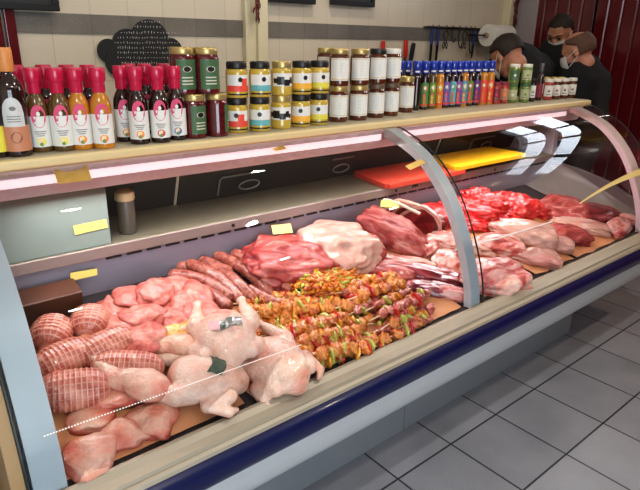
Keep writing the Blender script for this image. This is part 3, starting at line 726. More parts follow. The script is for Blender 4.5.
mince_m = meat('purple_steak', [(.3, (.10, .008, .016)), (.48, (.25, .03, .04)), (.62, (.42, .10, .11)), (.74, (.58, .32, .30))], scale=5, dist=1.5, stretch=(1, 2.4, 1), bump=.25, bscale=14, fine=.15, coat=.8, rough=.2)
chunk_o = meat('marinated_chunk', [(.3, (.46, .08, .015)), (.45, (.68, .20, .035)), (.58, (.74, .34, .07)), (.70, (.60, .14, .03)), (.8, (.72, .46, .12))], scale=30, dist=1, bump=.5, bscale=90, fine=.3, coat=.7)
chunk_r = meat('raw_chunk', [(.3, (.28, .04, .03)), (.5, (.50, .13, .09)), (.68, (.62, .30, .22))], scale=26, dist=1, bump=.4, fine=.25, coat=.6)
pepg = mat('green_pepper', (.46, .50, .09), .25, coat=.6, var=.5, vscale=40); pepr = mat('red_pepper', (.55, .03, .015), .25, coat=.6, var=.3, vscale=40)
pepy = mat('orange_pepper', (.74, .33, .03), .25, coat=.6, var=.3, vscale=40)
stickm = mat('bamboo_stick', (.72, .55, .33), .5)
bone = mat('bone', (.74, .66, .55), .4, var=.1, vscale=30)

# kraft paper liners
kraft = mat('kraft_paper', (.68, .34, .16), .55, var=.10, vscale=6)
def paper(cs, lab, seed, h=.004, wav=.006, m=kraft, name='paper_liner'):
    """cs: four (x, y) corners on the deck, wavy edges"""
    bm = bmesh.new(); n = 26; grid = []
    for i in range(n+1):
        row = []
        for j in range(n+1):
            u, v = i/n, j/n
            x = (cs[0][0]*(1-u)+cs[1][0]*u)*(1-v)+(cs[3][0]*(1-u)+cs[2][0]*u)*v
            y = (cs[0][1]*(1-u)+cs[1][1]*u)*(1-v)+(cs[3][1]*(1-u)+cs[2][1]*u)*v
            k = max(abs(2*v-1), abs(2*u-1))**4
            y += wav*noise.noise(V((x*11, seed, 0)))*k*2; x += wav*noise.noise(V((seed, y*11, 5)))*k*2
            row.append(bm.verts.new((x, y, dz(y)+h+.004*k*noise.noise(V((x*9, y*9, seed)))+.003)))
        grid.append(row)
    for i in range(n):
        for j in range(n): bm.faces.new((grid[i][j], grid[i+1][j], grid[i+1][j+1], grid[i][j+1]))
    return tag(obj(name, bm, m, None, True), lab, 'paper')
paper([(-.785, -.134), (-.275, -.134), (-.275, .30), (-.76, .30)], 'brown paper sheet under the chicken thighs at the front left', 1)
paper([(-.25, -.134), (.155, -.134), (.10, .25), (-.25, .30)], 'brown paper sheet under the whole chickens', 2, .006)
paper([(.175, -.134), (.55, -.134), (.50, .20), (.12, .22)], 'brown paper sheet under the front heap of skewers', 3)
paper([(.565, -.132), (.77, -.132), (.77, .15), (.55, .15)], 'brown paper sheet under the last skewers beside the middle arch', 4, .006)
paper([(.42, .18), (1.3, .18), (1.3, .45), (.42, .45)], 'brown paper sheet under the large roasts', 5)
paper([(.93, -.132), (1.30, -.132), (1.30, .17), (.93, .17)], 'brown paper sheet under the knuckle joint in the right-hand bay', 6)
paper([(1.33, -.132), (1.68, -.132), (1.68, .17), (1.33, .17)], 'brown paper sheet in the middle of the right-hand bay front', 7, .006)
paper([(1.71, -.134), (2.18, -.134), (2.18, .20), (1.71, .20)], 'bare brown paper sheet towards the right end of the case', 8)
paper([(.93, .18), (2.2, .18), (1.7, .50), (.93, .50)], 'brown paper sheet under the bright red beef', 9, .008)

# ---- netted rolls
def net_mat():
    m, nt, b = nodes('netted_meat'); N = nt.nodes; L = nt.links
    tc = N.new('ShaderNodeTexCoord'); sp = N.new('ShaderNodeSeparateXYZ'); L.new(tc.outputs['Object'], sp.inputs[0])
    def mth(op, a, bb=None):
        q = N.new('ShaderNodeMath'); q.operation = op
        for i, v in enumerate((a, bb)):
            if v is None: continue
            if isinstance(v, (int, float)): q.inputs[i].default_value = v
            else: L.new(v, q.inputs[i])
        return q.outputs[0]
    z = mth('SUBTRACT', sp.outputs[2], .045)
    ang = mth('ARCTAN2', sp.outputs[1], z)
    f1 = mth('ABSOLUTE', mth('SUBTRACT', mth('FRACT', mth('MULTIPLY', sp.outputs[0], 72)), .5))
    f2 = mth('ABSOLUTE', mth('SUBTRACT', mth('FRACT', mth('MULTIPLY', ang, 20/(2*pi))), .5))
    l1 = mth('LESS_THAN', f1, .12); l2 = mth('LESS_THAN', f2, .06)
    ln = mth('MAXIMUM', l1, l2)
    n = N.new('ShaderNodeTexNoise'); n.inputs['Scale'].default_value = 14; n.inputs['Distortion'].default_value = 1.5; L.new(tc.outputs['Object'], n.inputs['Vector'])
    cr = N.new('ShaderNodeValToRGB'); cr.color_ramp.elements[0].position = .35; cr.color_ramp.elements[0].color = (.36, .06, .04, 1); cr.color_ramp.elements[1].position = .66; cr.color_ramp.elements[1].color = (.62, .26, .19, 1)
    L.new(n.outputs[0], cr.inputs[0])
    mx = N.new('ShaderNodeMix'); mx.data_type = 'RGBA'; L.new(mth('MULTIPLY', ln, .65), mx.inputs[0]); L.new(cr.outputs[0], mx.inputs[6]); mx.inputs[7].default_value = (.66, .42, .33, 1)
    L.new(mx.outputs[2], b.inputs['Base Color']); b.inputs['Roughness'].default_value = .35; b.inputs['Coat Weight'].default_value = .3
    return m
netm = net_mat()
def roll_mesh(L, R, seed):
    bm = bmesh.new(); nx, na = 72, 60; rings = []
    for i in range(nx+1):
        t = -1+2*i/nx; x = t*L/2
        env = max(0.0, 1-abs(t)**3.2)**.5
        ring = []
        for k in range(na):
            a = 2*pi*k/na
            bulge = .0022*abs(sin(x*72*pi))+.002*abs(sin(a*10))
            r = R*env*(1+.07*noise.noise(V((x*9, cos(a)+seed, sin(a)))))+bulge*env
            y = r*sin(a)*1.05; z = R*.95+r*cos(a)*.92
            if z < .006: z = .006+(z-.006)*.1
            ring.append(bm.verts.new((x, y, z)))
        rings.append(ring)
    for p, q in zip(rings, rings[1:]):
        for k in range(na): bm.faces.new((p[k], p[(k+1) % na], q[(k+1) % na], q[k]))
    bmesh.ops.remove_doubles(bm, verts=bm.verts, dist=1e-5)
    return mesh('netted_roll', bm, netm, True)
rolls = [(52, 336, .125, .056, 60, 'netted meat roll at the back left corner, end facing out'), (90, 325, .13, .055, 60, 'netted meat roll with red knot, second from the back left'),
         (64, 362, .185, .052, 10, 'netted meat roll lying lengthwise against the left arch, behind another'), (107, 349, .19, .052, 12, 'netted meat roll in the middle of the netted group'),
         (74, 392, .20, .055, -18, 'nearest netted meat roll, at the left arch'), (128, 370, .21, .050, -30, 'netted meat roll partly under a chicken leg')]
for i, (px, py, L, R, yaw, lab) in enumerate(rolls):
    P = deck(px, py, R*.9); P = P - DN*R*.9
    o = place('netted_roll', roll_mesh(L, R, i), P+DN*.006, yaw); tag(o, lab, 'meat roll', 'netted meat rolls')
    if i in (1, 0):
        bm = bmesh.new(); k = -L/2-.006; ball(bm, (k, .0, R*.8), (.02, .022, .02)); ball(bm, (k-.012, .008, R*.6), (.014, .014, .013)); ball(bm, (k-.01, -.016, R*.75), (.014, .012, .012))
        link('tied_end', fuse('tied_end', bm, thigh_m, .004, 3), o)

# ---- chicken pieces
def thigh_mesh(seed, L=.13, W=.10, H=.055):
    def fn(p, n):
        p.y *= 1-.35*(p.x/(L/2))
        return p
    return lump_mesh('chicken_thigh', L, W, H, thigh_m, seed, .16, 1.5, 4, .3, 2.3, fn)
def leg_mesh(seed=0, L=.2, bend=40):
    bm = bmesh.new()
    ball(bm, (-.03, 0, .035), (.065, .048, .034), (0, 0, 8)); limb(bm, (.005, .005, .032), (.055, .03, .028), .034, .028, 6)
    a = radians(bend); q = V((.055, .03, .028)); e_ = q+V((cos(a), sin(a), 0))*.10
    limb(bm, q, e_, .028, .011, 10); ball(bm, e_, (.015, .014, .013)); ball(bm, e_+V((.006, -.008, 0)), .010)
    return fuse('chicken_leg', bm, thigh_m, .0045, 5, .003, 40, seed, 0.001)
def chicken_mesh(seed):
    bm = bmesh.new()
    ball(bm, (0, 0, .062), (.118, .090, .060)); ball(bm, (.03, .026, .076), (.062, .036, .036), (0, -8, 6)); ball(bm, (.03, -.026, .076), (.062, .036, .036), (0, -8, -6))
    ball(bm, (.09, 0, .055), (.035, .04, .035)); ball(bm, (-.09, 0, .045), (.03, .032, .03))
    for s in (1, -1):
        limb(bm, (-.03, s*.060, .055), (-.075, s*.085, .050), .040, .032, 6)
        limb(bm, (-.075, s*.088, .052), (-.180, s*.075, .052), .035, .014, 8)
        ball(bm, (-.19, s*.073, .052), (.017, .018, .015))
        limb(bm, (.070, s*.070, .06), (.015, s*.102, .040), .026, .021, 6)
        limb(bm, (.015, s*.102, .040), (.080, s*.108, .030), .020, .016, 6)
        limb(bm, (.080, s*.108, .030), (.100, s*.085, .024), .014, .010, 5)
    return fuse('chicken', bm, skin, .0055, 4, .004, 28, seed, 0.002)
foil = mat('dark_foil_tag', (.05, .09, .06), .3, coat=.6, var=.9, vscale=50); pinktag = mat('pink_tag', (.70, .40, .42), .5, var=.3, vscale=60)
def put(me, name, px, py, h, yaw, lab, cat, grp=None, roll=0, pitch=0, up=0.0):
    P = deck(px, py, h/2+up) - DN*(h/2)
    o = place(name, me, P, yaw, roll, pitch); return tag(o, lab, cat, grp)
CH = [(228, 340, 246, .05, 'whole raw chicken on top of the others, breast up'), (207, 382, -38, .0, 'whole raw chicken at front with legs pointing left'), (280, 366, 275, .0, 'whole raw chicken at the front right, beside the skewers')]
for i, (px, py, yaw, up, lab) in enumerate(CH):
    o = put(chicken_mesh(i), 'whole_chicken', px, py, .10, yaw, lab, 'chicken', 'whole chickens', up=up, roll=(6, -8, 10)[i])
    if i < 2:
        from mathutils.bvhtree import BVHTree
        bv = BVHTree.FromPolygons([v.co.copy() for v in o.data.vertices], [tuple(p.vertices) for p in o.data.polygons])
        bm = bmesh.new(); n = 10; rows = []
        for a in range(n+1):
            r_ = []
            for b_ in range(4):
                u = a/n; x = (.0 if i else -.02)+b_*.014+.010*sin(u*5); y = -.05+.10*u
                h = bv.ray_cast(V((x, y, .5)), V((0, 0, -1)))[0]
                r_.append(bm.verts.new((x, y, (h.z if h else .1)+.005+.003*sin(u*13+b_*2))))
            rows.append(r_)
        for a in range(n):
            for b_ in range(3): 
                f = bm.faces.new((rows[a][b_], rows[a+1][b_], rows[a+1][b_+1], rows[a][b_+1])); f.material_index = 0 if a > 2 or i else 1
        t_ = obj('producer_tag', bm, [foil, pinktag], o, True); t_['label'] = 'dark crumpled foil tag'
TH = [(92, 452, .135, .12, .060, 20, 0, 'raw chicken thigh nearest the glass at the front left corner'), (92, 412, .13, .11, .055, 70, .0, 'raw chicken thigh beside the left arch above the nearest one'),
      (123, 433, .125, .10, .050, -40, .0, 'raw chicken thigh in the centre of the front thighs'), (157, 413, .155, .125, .055, 30, .0, 'broad raw chicken thigh right of the others'),
      (112, 395, .15, .08, .045, -30, .02, 'dark-edged chicken piece against the nearest netted roll')]
for i, (px, py, L, W, H, yaw, up, lab) in enumerate(TH):
    put(thigh_mesh(i+1, L, W, H), 'chicken_thigh', px, py, H, yaw, lab, 'chicken piece', 'chicken thighs', up=up)
q_ = put(leg_mesh(1, bend=-15), 'chicken_drumstick', 138, 381, .06, 112, 'chicken leg lying over the netted roll', 'chicken piece', 'chicken legs', up=.045); q_.scale = (1.08, 1.15, 1.0); q_.data.materials[0] = skin
put(leg_mesh(3, bend=30), 'chicken_drumstick', 176, 345, .06, 130, 'pale chicken leg left of the top whole chicken', 'chicken piece', 'chicken legs', up=.03)
# breasts
random.seed(3)
BR = [(116, 310), (135, 297), (155, 290), (176, 287), (120, 328), (140, 315), (162, 308), (186, 302), (145, 335), (160, 328), (197, 293), (205, 312), (130, 344), (178, 318)]
bpos = ['back left of the pile', 'back row, second', 'back row, middle', 'back row, right of middle', 'left edge of the pile', 'left centre of the pile', 'centre of the pile', 'right centre of the pile', 'front of the pile above the chicken legs', 'front centre of the pile', 'back right beside the sausages', 'right end beside the top chicken', 'front left next to the netted rolls', 'just behind the yellow marinated pieces']
for i, (px, py) in enumerate(BR):
    me = lump_mesh('chicken_breast', .155, .12, .05, breast_m, i*3+2, .20, 1.7, 4, .3, 2.2)
    put(me, 'chicken_breast', px, py, .05, random.uniform(0, 360), 'pink raw chicken breast, %s' % bpos[i], 'chicken breast', 'chicken breasts', up=.02+.018*(i % 3), roll=random.uniform(-12, 12))
for i, (px, py, lab) in enumerate([(172, 333, 'left'), (187, 329, 'right'), (182, 341, 'front')]):
    put(lump_mesh('marinated_piece', .09, .06, .04, yskin, 40+i, .25, 2.2, 4, .3), 'marinated_piece', px, py, .04, 40*i, 'yellow marinated chicken piece behind the chickens, %s one' % lab, 'chicken piece', 'marinated pieces', up=.05)

# ---- sausages
def sausage(pts, r, lab, lift=.026):
    P = [deck(a, b, lift+u) for a, b, u in pts]
    C = [V(c) for c in catmull([tuple(p) for p in P], 9)]
    org = sum(C, V())/len(C); C = [c-org for c in C]; n = len(C)
    rad = []
    for i in range(n):
        t = min(i, n-1-i)/(n-1)*2
        rad.append(r*min(1, (.25+sqrt(min(1, t*5))*.75))*(1+.05*noise.noise(V((i*.4, px_seed[0], 0)))))
    bm = bmesh.new(); tube(bm, C, rad, 18)
    px_seed[0] += 3
    return tag(obj('sausage', bm, saus_m, None, True, loc=org, angle=radians(80)), lab, 'sausage', 'raw sausages')
px_seed = [0]
SA = [([(212, 254, .0), (232, 262, .01), (252, 275, .01), (272, 296, 0)], 'raw sausage, rearmost and nearest the big beef cut'),
      ([(232, 252, .03), (254, 264, .03), (276, 276, .02), (290, 292, .0)], 'raw sausage lying against the beef cut on top of the heap'),
      ([(200, 259, .02), (222, 271, .02), (240, 286, .02), (254, 302, 0)], 'raw sausage in the middle of the heap'),
      ([(186, 263, .01), (208, 272, .02), (228, 286, .01), (243, 303, 0)], 'raw sausage left of the middle of the heap'),
      ([(168, 275, .0), (190, 277, .01), (212, 285, .01), (233, 300, 0)], 'raw sausage at the left side of the heap'),
      ([(186, 290, .0), (204, 291, .0), (218, 299, .0), (230, 309, 0)], 'short raw sausage at the front left of the heap'),
      ([(176, 268, -.005), (196, 266, .0), (214, 266, .0), (232, 274, 0)], 'raw sausage low at the back of the heap'),
      ([(246, 288, .0), (262, 297, .0), (276, 304, .0), (290, 304, 0)], 'raw sausage end poking out towards the skewers')]
for pts, lab in SA: sausage(pts, .0245, lab)

# ---- large cuts
def joint_mesh(L, W, H, seed, both=False, fat=None):
    def fn(p, n):
        k = 1.0-.30*max(0, -p.x/(L/2))
        p.y *= k; p.z *= k
        lim = .36*L
        if p.x > lim: p.x = lim+(p.x-lim)*.12
        if both and p.x < -lim: p.x = -lim+(p.x+lim)*.12
        return p
    me = lump_mesh('joint', L, W, H, [fat or fat_m, dark_m], seed, .12, 1.6, 5, .34, 2.6, fn, .08)
    for f in me.polygons:
        if (f.center.x > .355*L or (both and f.center.x < -.355*L)) and abs(f.center.y) < W*.42 and f.center.z < H*.74: f.material_index = 1
    return me
def joint(px, py, L, W, H, yaw, seed, lab, up=0, both=False, fat=None, roll=0):
    return put(joint_mesh(L, W, H, seed, both, fat), 'lamb_joint', px, py, H, yaw, lab, 'lamb joint', None, up=up, roll=roll)
def cut(px, py, L, W, H, yaw, m, seed, lab, cat='beef cut', grp=None, up=0, amp=.18, freq=1.6, name='beef_cut', ridge=0, roll=0, pitch=0, pw=2.6):
    return put(lump_mesh(name, L, W, H, m, seed, amp, freq, 5 if L > .16 else 4, .32, pw, None, ridge), name, px, py, H, yaw, lab, cat, grp, up=up, roll=roll, pitch=pitch)
cut(292, 258, .37, .29, .14, -25, red_m, 5, 'large red marbled beef cut next to the sausages', ridge=.22, freq=2.4, amp=.14, pw=3)
cut(262, 252, .15, .12, .09, 30, dark_m, 7, 'dark red beef piece behind the large marbled cut', up=.01)
cut(340, 241, .36, .33, .16, 10, fat_m, 9, 'large pale fat-covered rump joint in the centre back', amp=.16, freq=1.7, pw=2.3, ridge=.10, up=.01)
cut(371, 246, .12, .22, .11, -35, red_m, 10, 'red trimmed end piece right of the pale rump joint', amp=.10)
cut(391, 229, .20, .34, .15, 40, striped_m, 20, 'thick striped red beef slab right of the pale rump joint', amp=.14, freq=2.2, pw=3.4, roll=14)
def rib_slice(px, py, L, H, yaw, seed, lab, up=0):
    bm = bmesh.new(); n = 22; W = .026; pr = []
    for i in range(n+1):
        a = pi*.95*i/n; r1 = 1+.06*noise.noise(V((i*.4, seed, 0))); 
        pr.append((-cos(a)*L/2*r1, sin(a)*H*r1))
    inner = [(x*.55, z*.62) for x, z in pr]
    for q, (P_, mi) in enumerate(((pr, 1), (inner, 0))):
        pass
    def ringpts(P_): return P_
    for (A_, B_, mi) in ((pr, [(x*.86, z*.90) for x, z in pr], 1), ([(x*.86, z*.90) for x, z in pr], [(x*.1, z*.05) for x, z in pr], 0)):
        for y_ in (-W/2, W/2):
            a_ = [bm.verts.new((x, y_*(1.0 if mi else .9), z)) for x, z in A_]; b_ = [bm.verts.new((x, y_*(1.0 if mi else .9), z)) for x, z in B_]
            for k in range(n):
                f = bm.faces.new((a_[k], a_[k+1], b_[k+1], b_[k])); f.material_index = mi
    a_ = [bm.verts.new((x, -W/2, z)) for x, z in pr]; b_ = [bm.verts.new((x, W/2, z)) for x, z in pr]
    for k in range(n):
        f = bm.faces.new((a_[k], a_[k+1], b_[k+1], b_[k])); f.material_index = 1
    me = mesh('rib_slice', bm, [dark_m, fat_m], True, radians(50))
    return put(me, 'rib_slice', px, py, H, yaw, lab, 'beef rib', 'rib slices', up=up)
for i, (px, py) in enumerate(((403, 214), (412, 217), (421, 220))):
    rib_slice(px, py, .24, .15, -58, i, 'upright dark rib slice with white rim, %s of three by the middle arch' % ('left one', 'middle one', 'right one')[i])
cut(433, 221, .13, .16, .12, -20, dark_m, 31, 'round dark beef joint end just left of the middle arch', amp=.1)
a_, b_, c_ = deck(384, 200, .13), deck(397, 203, .15), deck(420, 214, .13)
bm = bmesh.new(); tube(bm, catmull([tuple(a_), tuple(b_), tuple(c_)], 6), [.010]*4+[.007]*6+[.008]*3, 10); tag(obj('rib_bone', bm, bone, None, True), 'pale curved rib bone above the beef slab', 'bone')
cut(441, 214, .26, .20, .09, -10, bright_m, 33, 'bright red beef joint crossing behind the middle arch', ridge=.2)
for i, (px, py, L, W, yaw, m, lab) in enumerate([(384, 266, .30, .15, -40, red_m, 'broad pinkish steak in clear film below the beef slab'), (405, 262, .30, .12, -40, lamb_m, 'marbled steak in clear film under the middle beef slices'),
                                                (428, 271, .33, .12, -46, mince_m, 'long dark purple steak in clear film reaching the middle arch'), (436, 288, .24, .10, -42, mince_m, 'dark steak with white fat rim nearest the rail'), (452, 292, .18, .08, -40, lamb_m, 'pale-rimmed steak in clear film at the foot of the middle arch')]):
    cut(px, py, L, W, .05, yaw, m, 50+i, lab, 'steak', 'film-wrapped steaks', amp=.10, name='wrapped_steak')
cut(425, 244, .20, .13, .07, 20, lamb_m, 61, 'pink and white lamb piece left of the middle arch', 'lamb piece', name='lamb_piece')
cut(449, 240, .22, .15, .08, -30, lamb_m, 62, 'pale lamb piece directly behind the middle arch', 'lamb piece', name='lamb_piece')
cut(447, 259, .20, .13, .05, 30, lamb_m, 63, 'lamb trimming between the steaks and the middle arch', 'lamb piece', name='lamb_piece')
# bright red heap of the right bay
RB = [(470, 207, .26, .15, .09, -50, 'long bright red beef muscle at the left of the right bay'), (488, 203, .22, .15, .11, -30, 'tall bright red beef lump in the right bay'), (506, 200, .2, .14, .09, 10, 'bright red beef lump at the top of the heap'),
      (478, 196, .20, .14, .10, 0, 'bright red beef lump at the back left of the heap'), (523, 205, .24, .17, .09, 20, 'rounded bright red beef lump right of the heap'), (508, 213, .22, .15, .07, -20, 'bright red beef piece at the front of the heap'),
      (476, 222, .24, .14, .06, -10, 'flat bright red beef piece beside the middle arch'), (497, 219, .18, .13, .06, 30, 'small bright red beef piece at the foot of the heap'), (540, 209, .20, .15, .06, 0, 'bright red beef end of the heap beside the flat steak')]
for i, (px, py, L, W, H, yaw, lab) in enumerate(RB):
    cut(px, py, L, W, H, yaw, bright_m, 70+i, lab, grp='bright red beef', name='beef_lump', ridge=.28, up=.02 if i < 5 else 0, amp=.2, freq=2)
cut(566, 208, .42, .30, .06, 5, red_m, 81, 'flat dark red steak with smooth face in the right bay', 'steak', name='flat_steak', amp=.1, ridge=.08)
cut(598, 211, .32, .22, .06, -15, dark_m, 82, 'dark steak right of the large flat steak', 'steak', name='flat_steak', amp=.1)
joint(585, 225, .36, .15, .06, -45, 83, 'pale pink strip of breast meat at the far right')
cut(618, 226, .30, .13, .06, 10, lamb_m, 84, 'pink and red rib piece at the far right end', 'lamb piece', name='meat_strip')
cut(630, 219, .22, .11, .05, -30, lamb_m, 85, 'last marbled rib piece by the right arch', 'lamb piece', name='meat_strip')
joint(528, 231, .38, .21, .12, -48, 91, 'pale pink lamb shoulder in the middle of the right bay')
cut(570, 233, .24, .20, .07, -20, red_m, 92, 'dark red cut face lying beside the lamb shoulder', 'lamb joint', name='lamb_joint')
joint(562, 243, .16, .12, .07, -60, 99, 'small red cut shank at the end of the lamb shoulder', up=.01)
joint(500, 243, .30, .18, .09, -30, 93, 'dark red lamb piece in front of the red heap', fat=lamb_m)
cut(480, 247, .20, .12, .06, -40, fat_m, 94, 'pale fat strip between middle arch and dark lamb', 'lamb piece', name='lamb_piece')
joint(497, 273, .36, .24, .11, -8, 95, 'pale knuckle joint on brown paper nearest the glass', fat=lamb_m)
joint(540, 256, .27, .15, .07, -38, 96, 'small leg piece with dark cut end on the second sheet')
cut(518, 252, .26, .12, .05, -40, fat_m, 98, 'pale fatty flap above the small leg piece', 'lamb piece', name='lamb_piece')
def rod(name, pts, r, m, lab, cat):
    bm = bmesh.new(); tube(bm, pts, r, 8); return tag(obj(name, bm, m, None, True), lab, cat)
rod('skewer_stick', [deck(455, 250, .09), deck(500, 238, .11), deck(552, 222, .11)], .004, mat('white_plastic', (.72, .70, .68), .35), 'thin white plastic rod lying over the lamb', 'rod')

# ---- kebab skewers
def chunk_mesh(name, s, m, seed): 
    return lump_mesh(name, s, s*1.05, s*.9, m, seed, .25, 2.2, 3, .5, 3)
CK = [lump_mesh('meat_chunk', .040, .046, .036, chunk_o, i, .45, 2.6, 3, .5, 3) for i in range(3)]+[chunk_mesh('meat_chunk', .034, chunk_r, 5+i) for i in range(2)]
PP = [lump_mesh('pepper_piece', .012, .054, .040, m, 9+i, .2, 2, 3, .5, 3) for i, m in enumerate((pepg, pepr, pepy))]
bm = bmesh.new(); tube(bm, [(-.165, 0, 0), (.12, 0, 0), (.128, 0, 0)], [.0028, .0028, .0008], 8); STK = mesh('stick', bm, stickm, True)
def skewer(px, py, yaw, up, lab, grp, seq, pitch=0):
    P = deck(px, py, .02+up)
    e = empty('kebab_skewer', (0, 0, 0), label=lab, cat='kebab', group=grp)
    e.matrix_world = Matrix.Translation(P) @ Matrix.Rotation(SL, 4, 'X') @ Matrix.Rotation(radians(yaw), 4, 'Z') @ Matrix.Rotation(radians(pitch), 4, 'Y')
    link('stick', STK, e)
    x = -.105; k = 0
    while x < .105:
        t = seq[k % len(seq)]; k += 1
        if t in 'mr':
            me = CK[random.randrange(3)] if t == 'm' else CK[3+random.randrange(2)]
            link('meat_chunk', me, e, (x+.013, random.uniform(-.004, .004), -.016+random.uniform(-.002, .003)), (random.uniform(-.4, .4), random.uniform(-.3, .3), random.uniform(0, 6))); x += .026
        else:
            me = PP['gpy'.index(t)]
            link('pepper_piece', me, e, (x+.004, random.uniform(-.004, .004), -.013), (random.uniform(0, 6), random.uniform(-.3, .3), random.uniform(-.5, .5))); x += .010
random.seed(11)
seqs = ['mgmypmg', 'mygmpgm', 'mpgmyg', 'mgmpym']
nth = ['first', 'second', 'third', 'fourth', 'fifth', 'sixth', 'seventh', 'eighth', 'ninth', 'tenth', 'eleventh', 'twelfth', 'thirteenth', 'fourteenth', 'fifteenth', 'sixteenth', 'seventeenth', 'eighteenth', 'nineteenth', 'twentieth', 'twenty-first', 'twenty-second']
HP = [(276, 300, 0), (300, 297, .0), (318, 300, .01), (270, 310, .0), (276, 324, .0), (286, 336, .0), (294, 350, .0), (346, 350, .02), (360, 342, .0), (290, 308, .03), (312, 304, .02), (300, 312, .02), (284, 316, 0), (328, 316, 0), (316, 324, .025), (300, 330, .02), (342, 326, 0), (330, 336, .02), (308, 343, .0), (322, 352, .0), (345, 342, .0), (338, 352, .0)]
for i, (px, py, up) in enumerate(sorted(HP, key=lambda q: q[1]+.45*q[0])):
    skewer(px, py, random.uniform(-24, -8), up, 'kebab of orange meat and green pepper in the front heap, %s from the back' % nth[i], 'front heap of kebabs', seqs[i % 4], random.uniform(-5, 5))
HC = [(372, 300, .02), (392, 298, .03), (412, 302, .01), (384, 310, .0), (404, 313, .02), (396, 323, .0), (418, 316, .0), (400, 306, .045), (412, 326, 0)]
for i, (px, py, up) in enumerate(sorted(HC, key=lambda q: q[1]+.45*q[0])):
    skewer(px, py, random.uniform(2, 14), up, 'raw red meat kebab in the heap beside the middle arch, %s from back' % nth[i], 'kebabs beside the middle arch', ['rgrprr', 'rrgrmy', 'mrgrpr'][i % 3], random.uniform(-5, 5))
HA = [(372, 281, .04), (366, 290, .035), (380, 289, .05), (362, 300, .02), (346, 305, .01)]
for i, (px, py, up) in enumerate(sorted(HA, key=lambda q: q[1]+.45*q[0])):
    skewer(px, py, random.uniform(-12, 2), up, 'kebab with pale stick lying on the orange strips, %s of five from the back' % nth[i], 'kebabs on the orange strips', ['mrpmy', 'rmypr'][i % 2], random.uniform(-5, 5))
# heap of marinated strips nobody could count
bm = bmesh.new(); random.seed(21)
for k in range(620):
    u = random.gauss(0, .45); v = random.gauss(0, .45); d2 = u*u+v*v
    if d2 > 1: continue
    c = deck(325+u*40, 278+v*22, .012+.085*(1-d2)*random.uniform(.8, 1)); a = random.uniform(0, pi); L = random.uniform(.02, .04); r = random.uniform(.004, .008)
    dv = V((cos(a), sin(a), random.uniform(-.4, .4)))*L; nn = V((-sin(a), cos(a), 0))*random.uniform(-.012, .012)
    tube(bm, catmull([tuple(c-dv), tuple(c+nn), tuple(c+dv)], 3), [r*.5]+[r]*5+[r*.5], 6, random.choice((0, 0, 0, 1, 2, 3)))
tag(obj('marinated_strips', bm, [mat('orange_strip', (.66, .20, .02), .3, coat=.6, var=.4, vscale=40), pepy, mat('rust_strip', (.48, .10, .02), .3, coat=.6, var=.3, vscale=40), pepg], None, True, angle=pi), 'heap of orange marinated meat strips in front of the pale rump joint', 'meat heap', kind='stuff')

# ---- price tags
def ptag(px, py, w, h, lab, lift=.14, yaw=-20):
    P = deck(px, py, lift)
    e = empty('price_tag', P, (0, 0, radians(yaw)), lab, 'price tag', 'yellow price tags')
    bm = bmesh.new(); box(bm, -w/2, w/2, -.001, .001, -h/2, h/2); o = obj('card', bm, yel, e); o.rotation_euler = (radians(-50), 0, 0)
    bm = bmesh.new(); tube(bm, [(0, 0, -lift*.55), (0, 0, 0)], .0015, 6); obj('spike', bm, mat('white_plastic', (.72, .70, .68), .35), e)
ptag(282, 229, .085, .045, 'yellow price tag standing behind the large marbled beef cut', .13)
ptag(390, 204, .09, .04, 'yellow price tag among the beef slices near the rib bone', .14, -50)
ptag(462, 228, .03, .02, 'small yellow tag in the red beef behind the middle arch', .06)
note('arch_sticker', [atx(405, 166, .787), atx(421, 159, .787), atx(426, 163, .787), atx(410, 170, .787)], 'small yellow sticker on the middle arch')
# reflections in the curved glass, modelled as a dotted line and a golden strip
def glass_pt(x, s):
    i = s*(len(G)-1); k = min(int(i), len(G)-2); t = i-k
    return V((x, G[k][0]*(1-t)+G[k+1][0]*t-.006, G[k][1]*(1-t)+G[k+1][1]*t+.006))
def glass_at(a, b, off=.007):
    """where the sight line of a pixel meets the curved pane"""
    d = ray(a, b); best = None
    for i in range(len(G)-1):
        (y0, z0), (y1, z1) = G[i], G[i+1]
        # solve (CAM + d t) in yz on segment
        den = d.y*(z1-z0)-d.z*(y1-y0)
        if abs(den) < 1e-9: continue
        t = ((y0-CAM.y)*(z1-z0)-(z0-CAM.z)*(y1-y0))/den
        p = CAM+d*t
        u = ((p.y-y0)*(y1-y0)+(p.z-z0)*(z1-z0))/((y1-y0)**2+(z1-z0)**2)
        if -.01 <= u <= 1.01 and t > 0:
            if best is None or t < best[0]: best = (t, p)
    return best[1]+V((0, -off, off*.6)) if best else None
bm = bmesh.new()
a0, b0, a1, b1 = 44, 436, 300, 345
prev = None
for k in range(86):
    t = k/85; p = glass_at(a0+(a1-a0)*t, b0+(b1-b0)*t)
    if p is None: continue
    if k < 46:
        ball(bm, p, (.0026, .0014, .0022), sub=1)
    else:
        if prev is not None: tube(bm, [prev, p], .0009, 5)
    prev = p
tag(obj('dotted_reflection', bm, mat('reflection_dots', (.8, .76, .72), .4, emit=(1, .9, .85), es=.25), None), 'thin dotted white reflection, built as beads diagonally across the left curved glass', 'strip')  # self-lit beads imitate the mirrored light strip
q0, q1 = glass_at(578, 204), glass_at(639, 172)  # golden reflection laid on the pane as a coloured surface
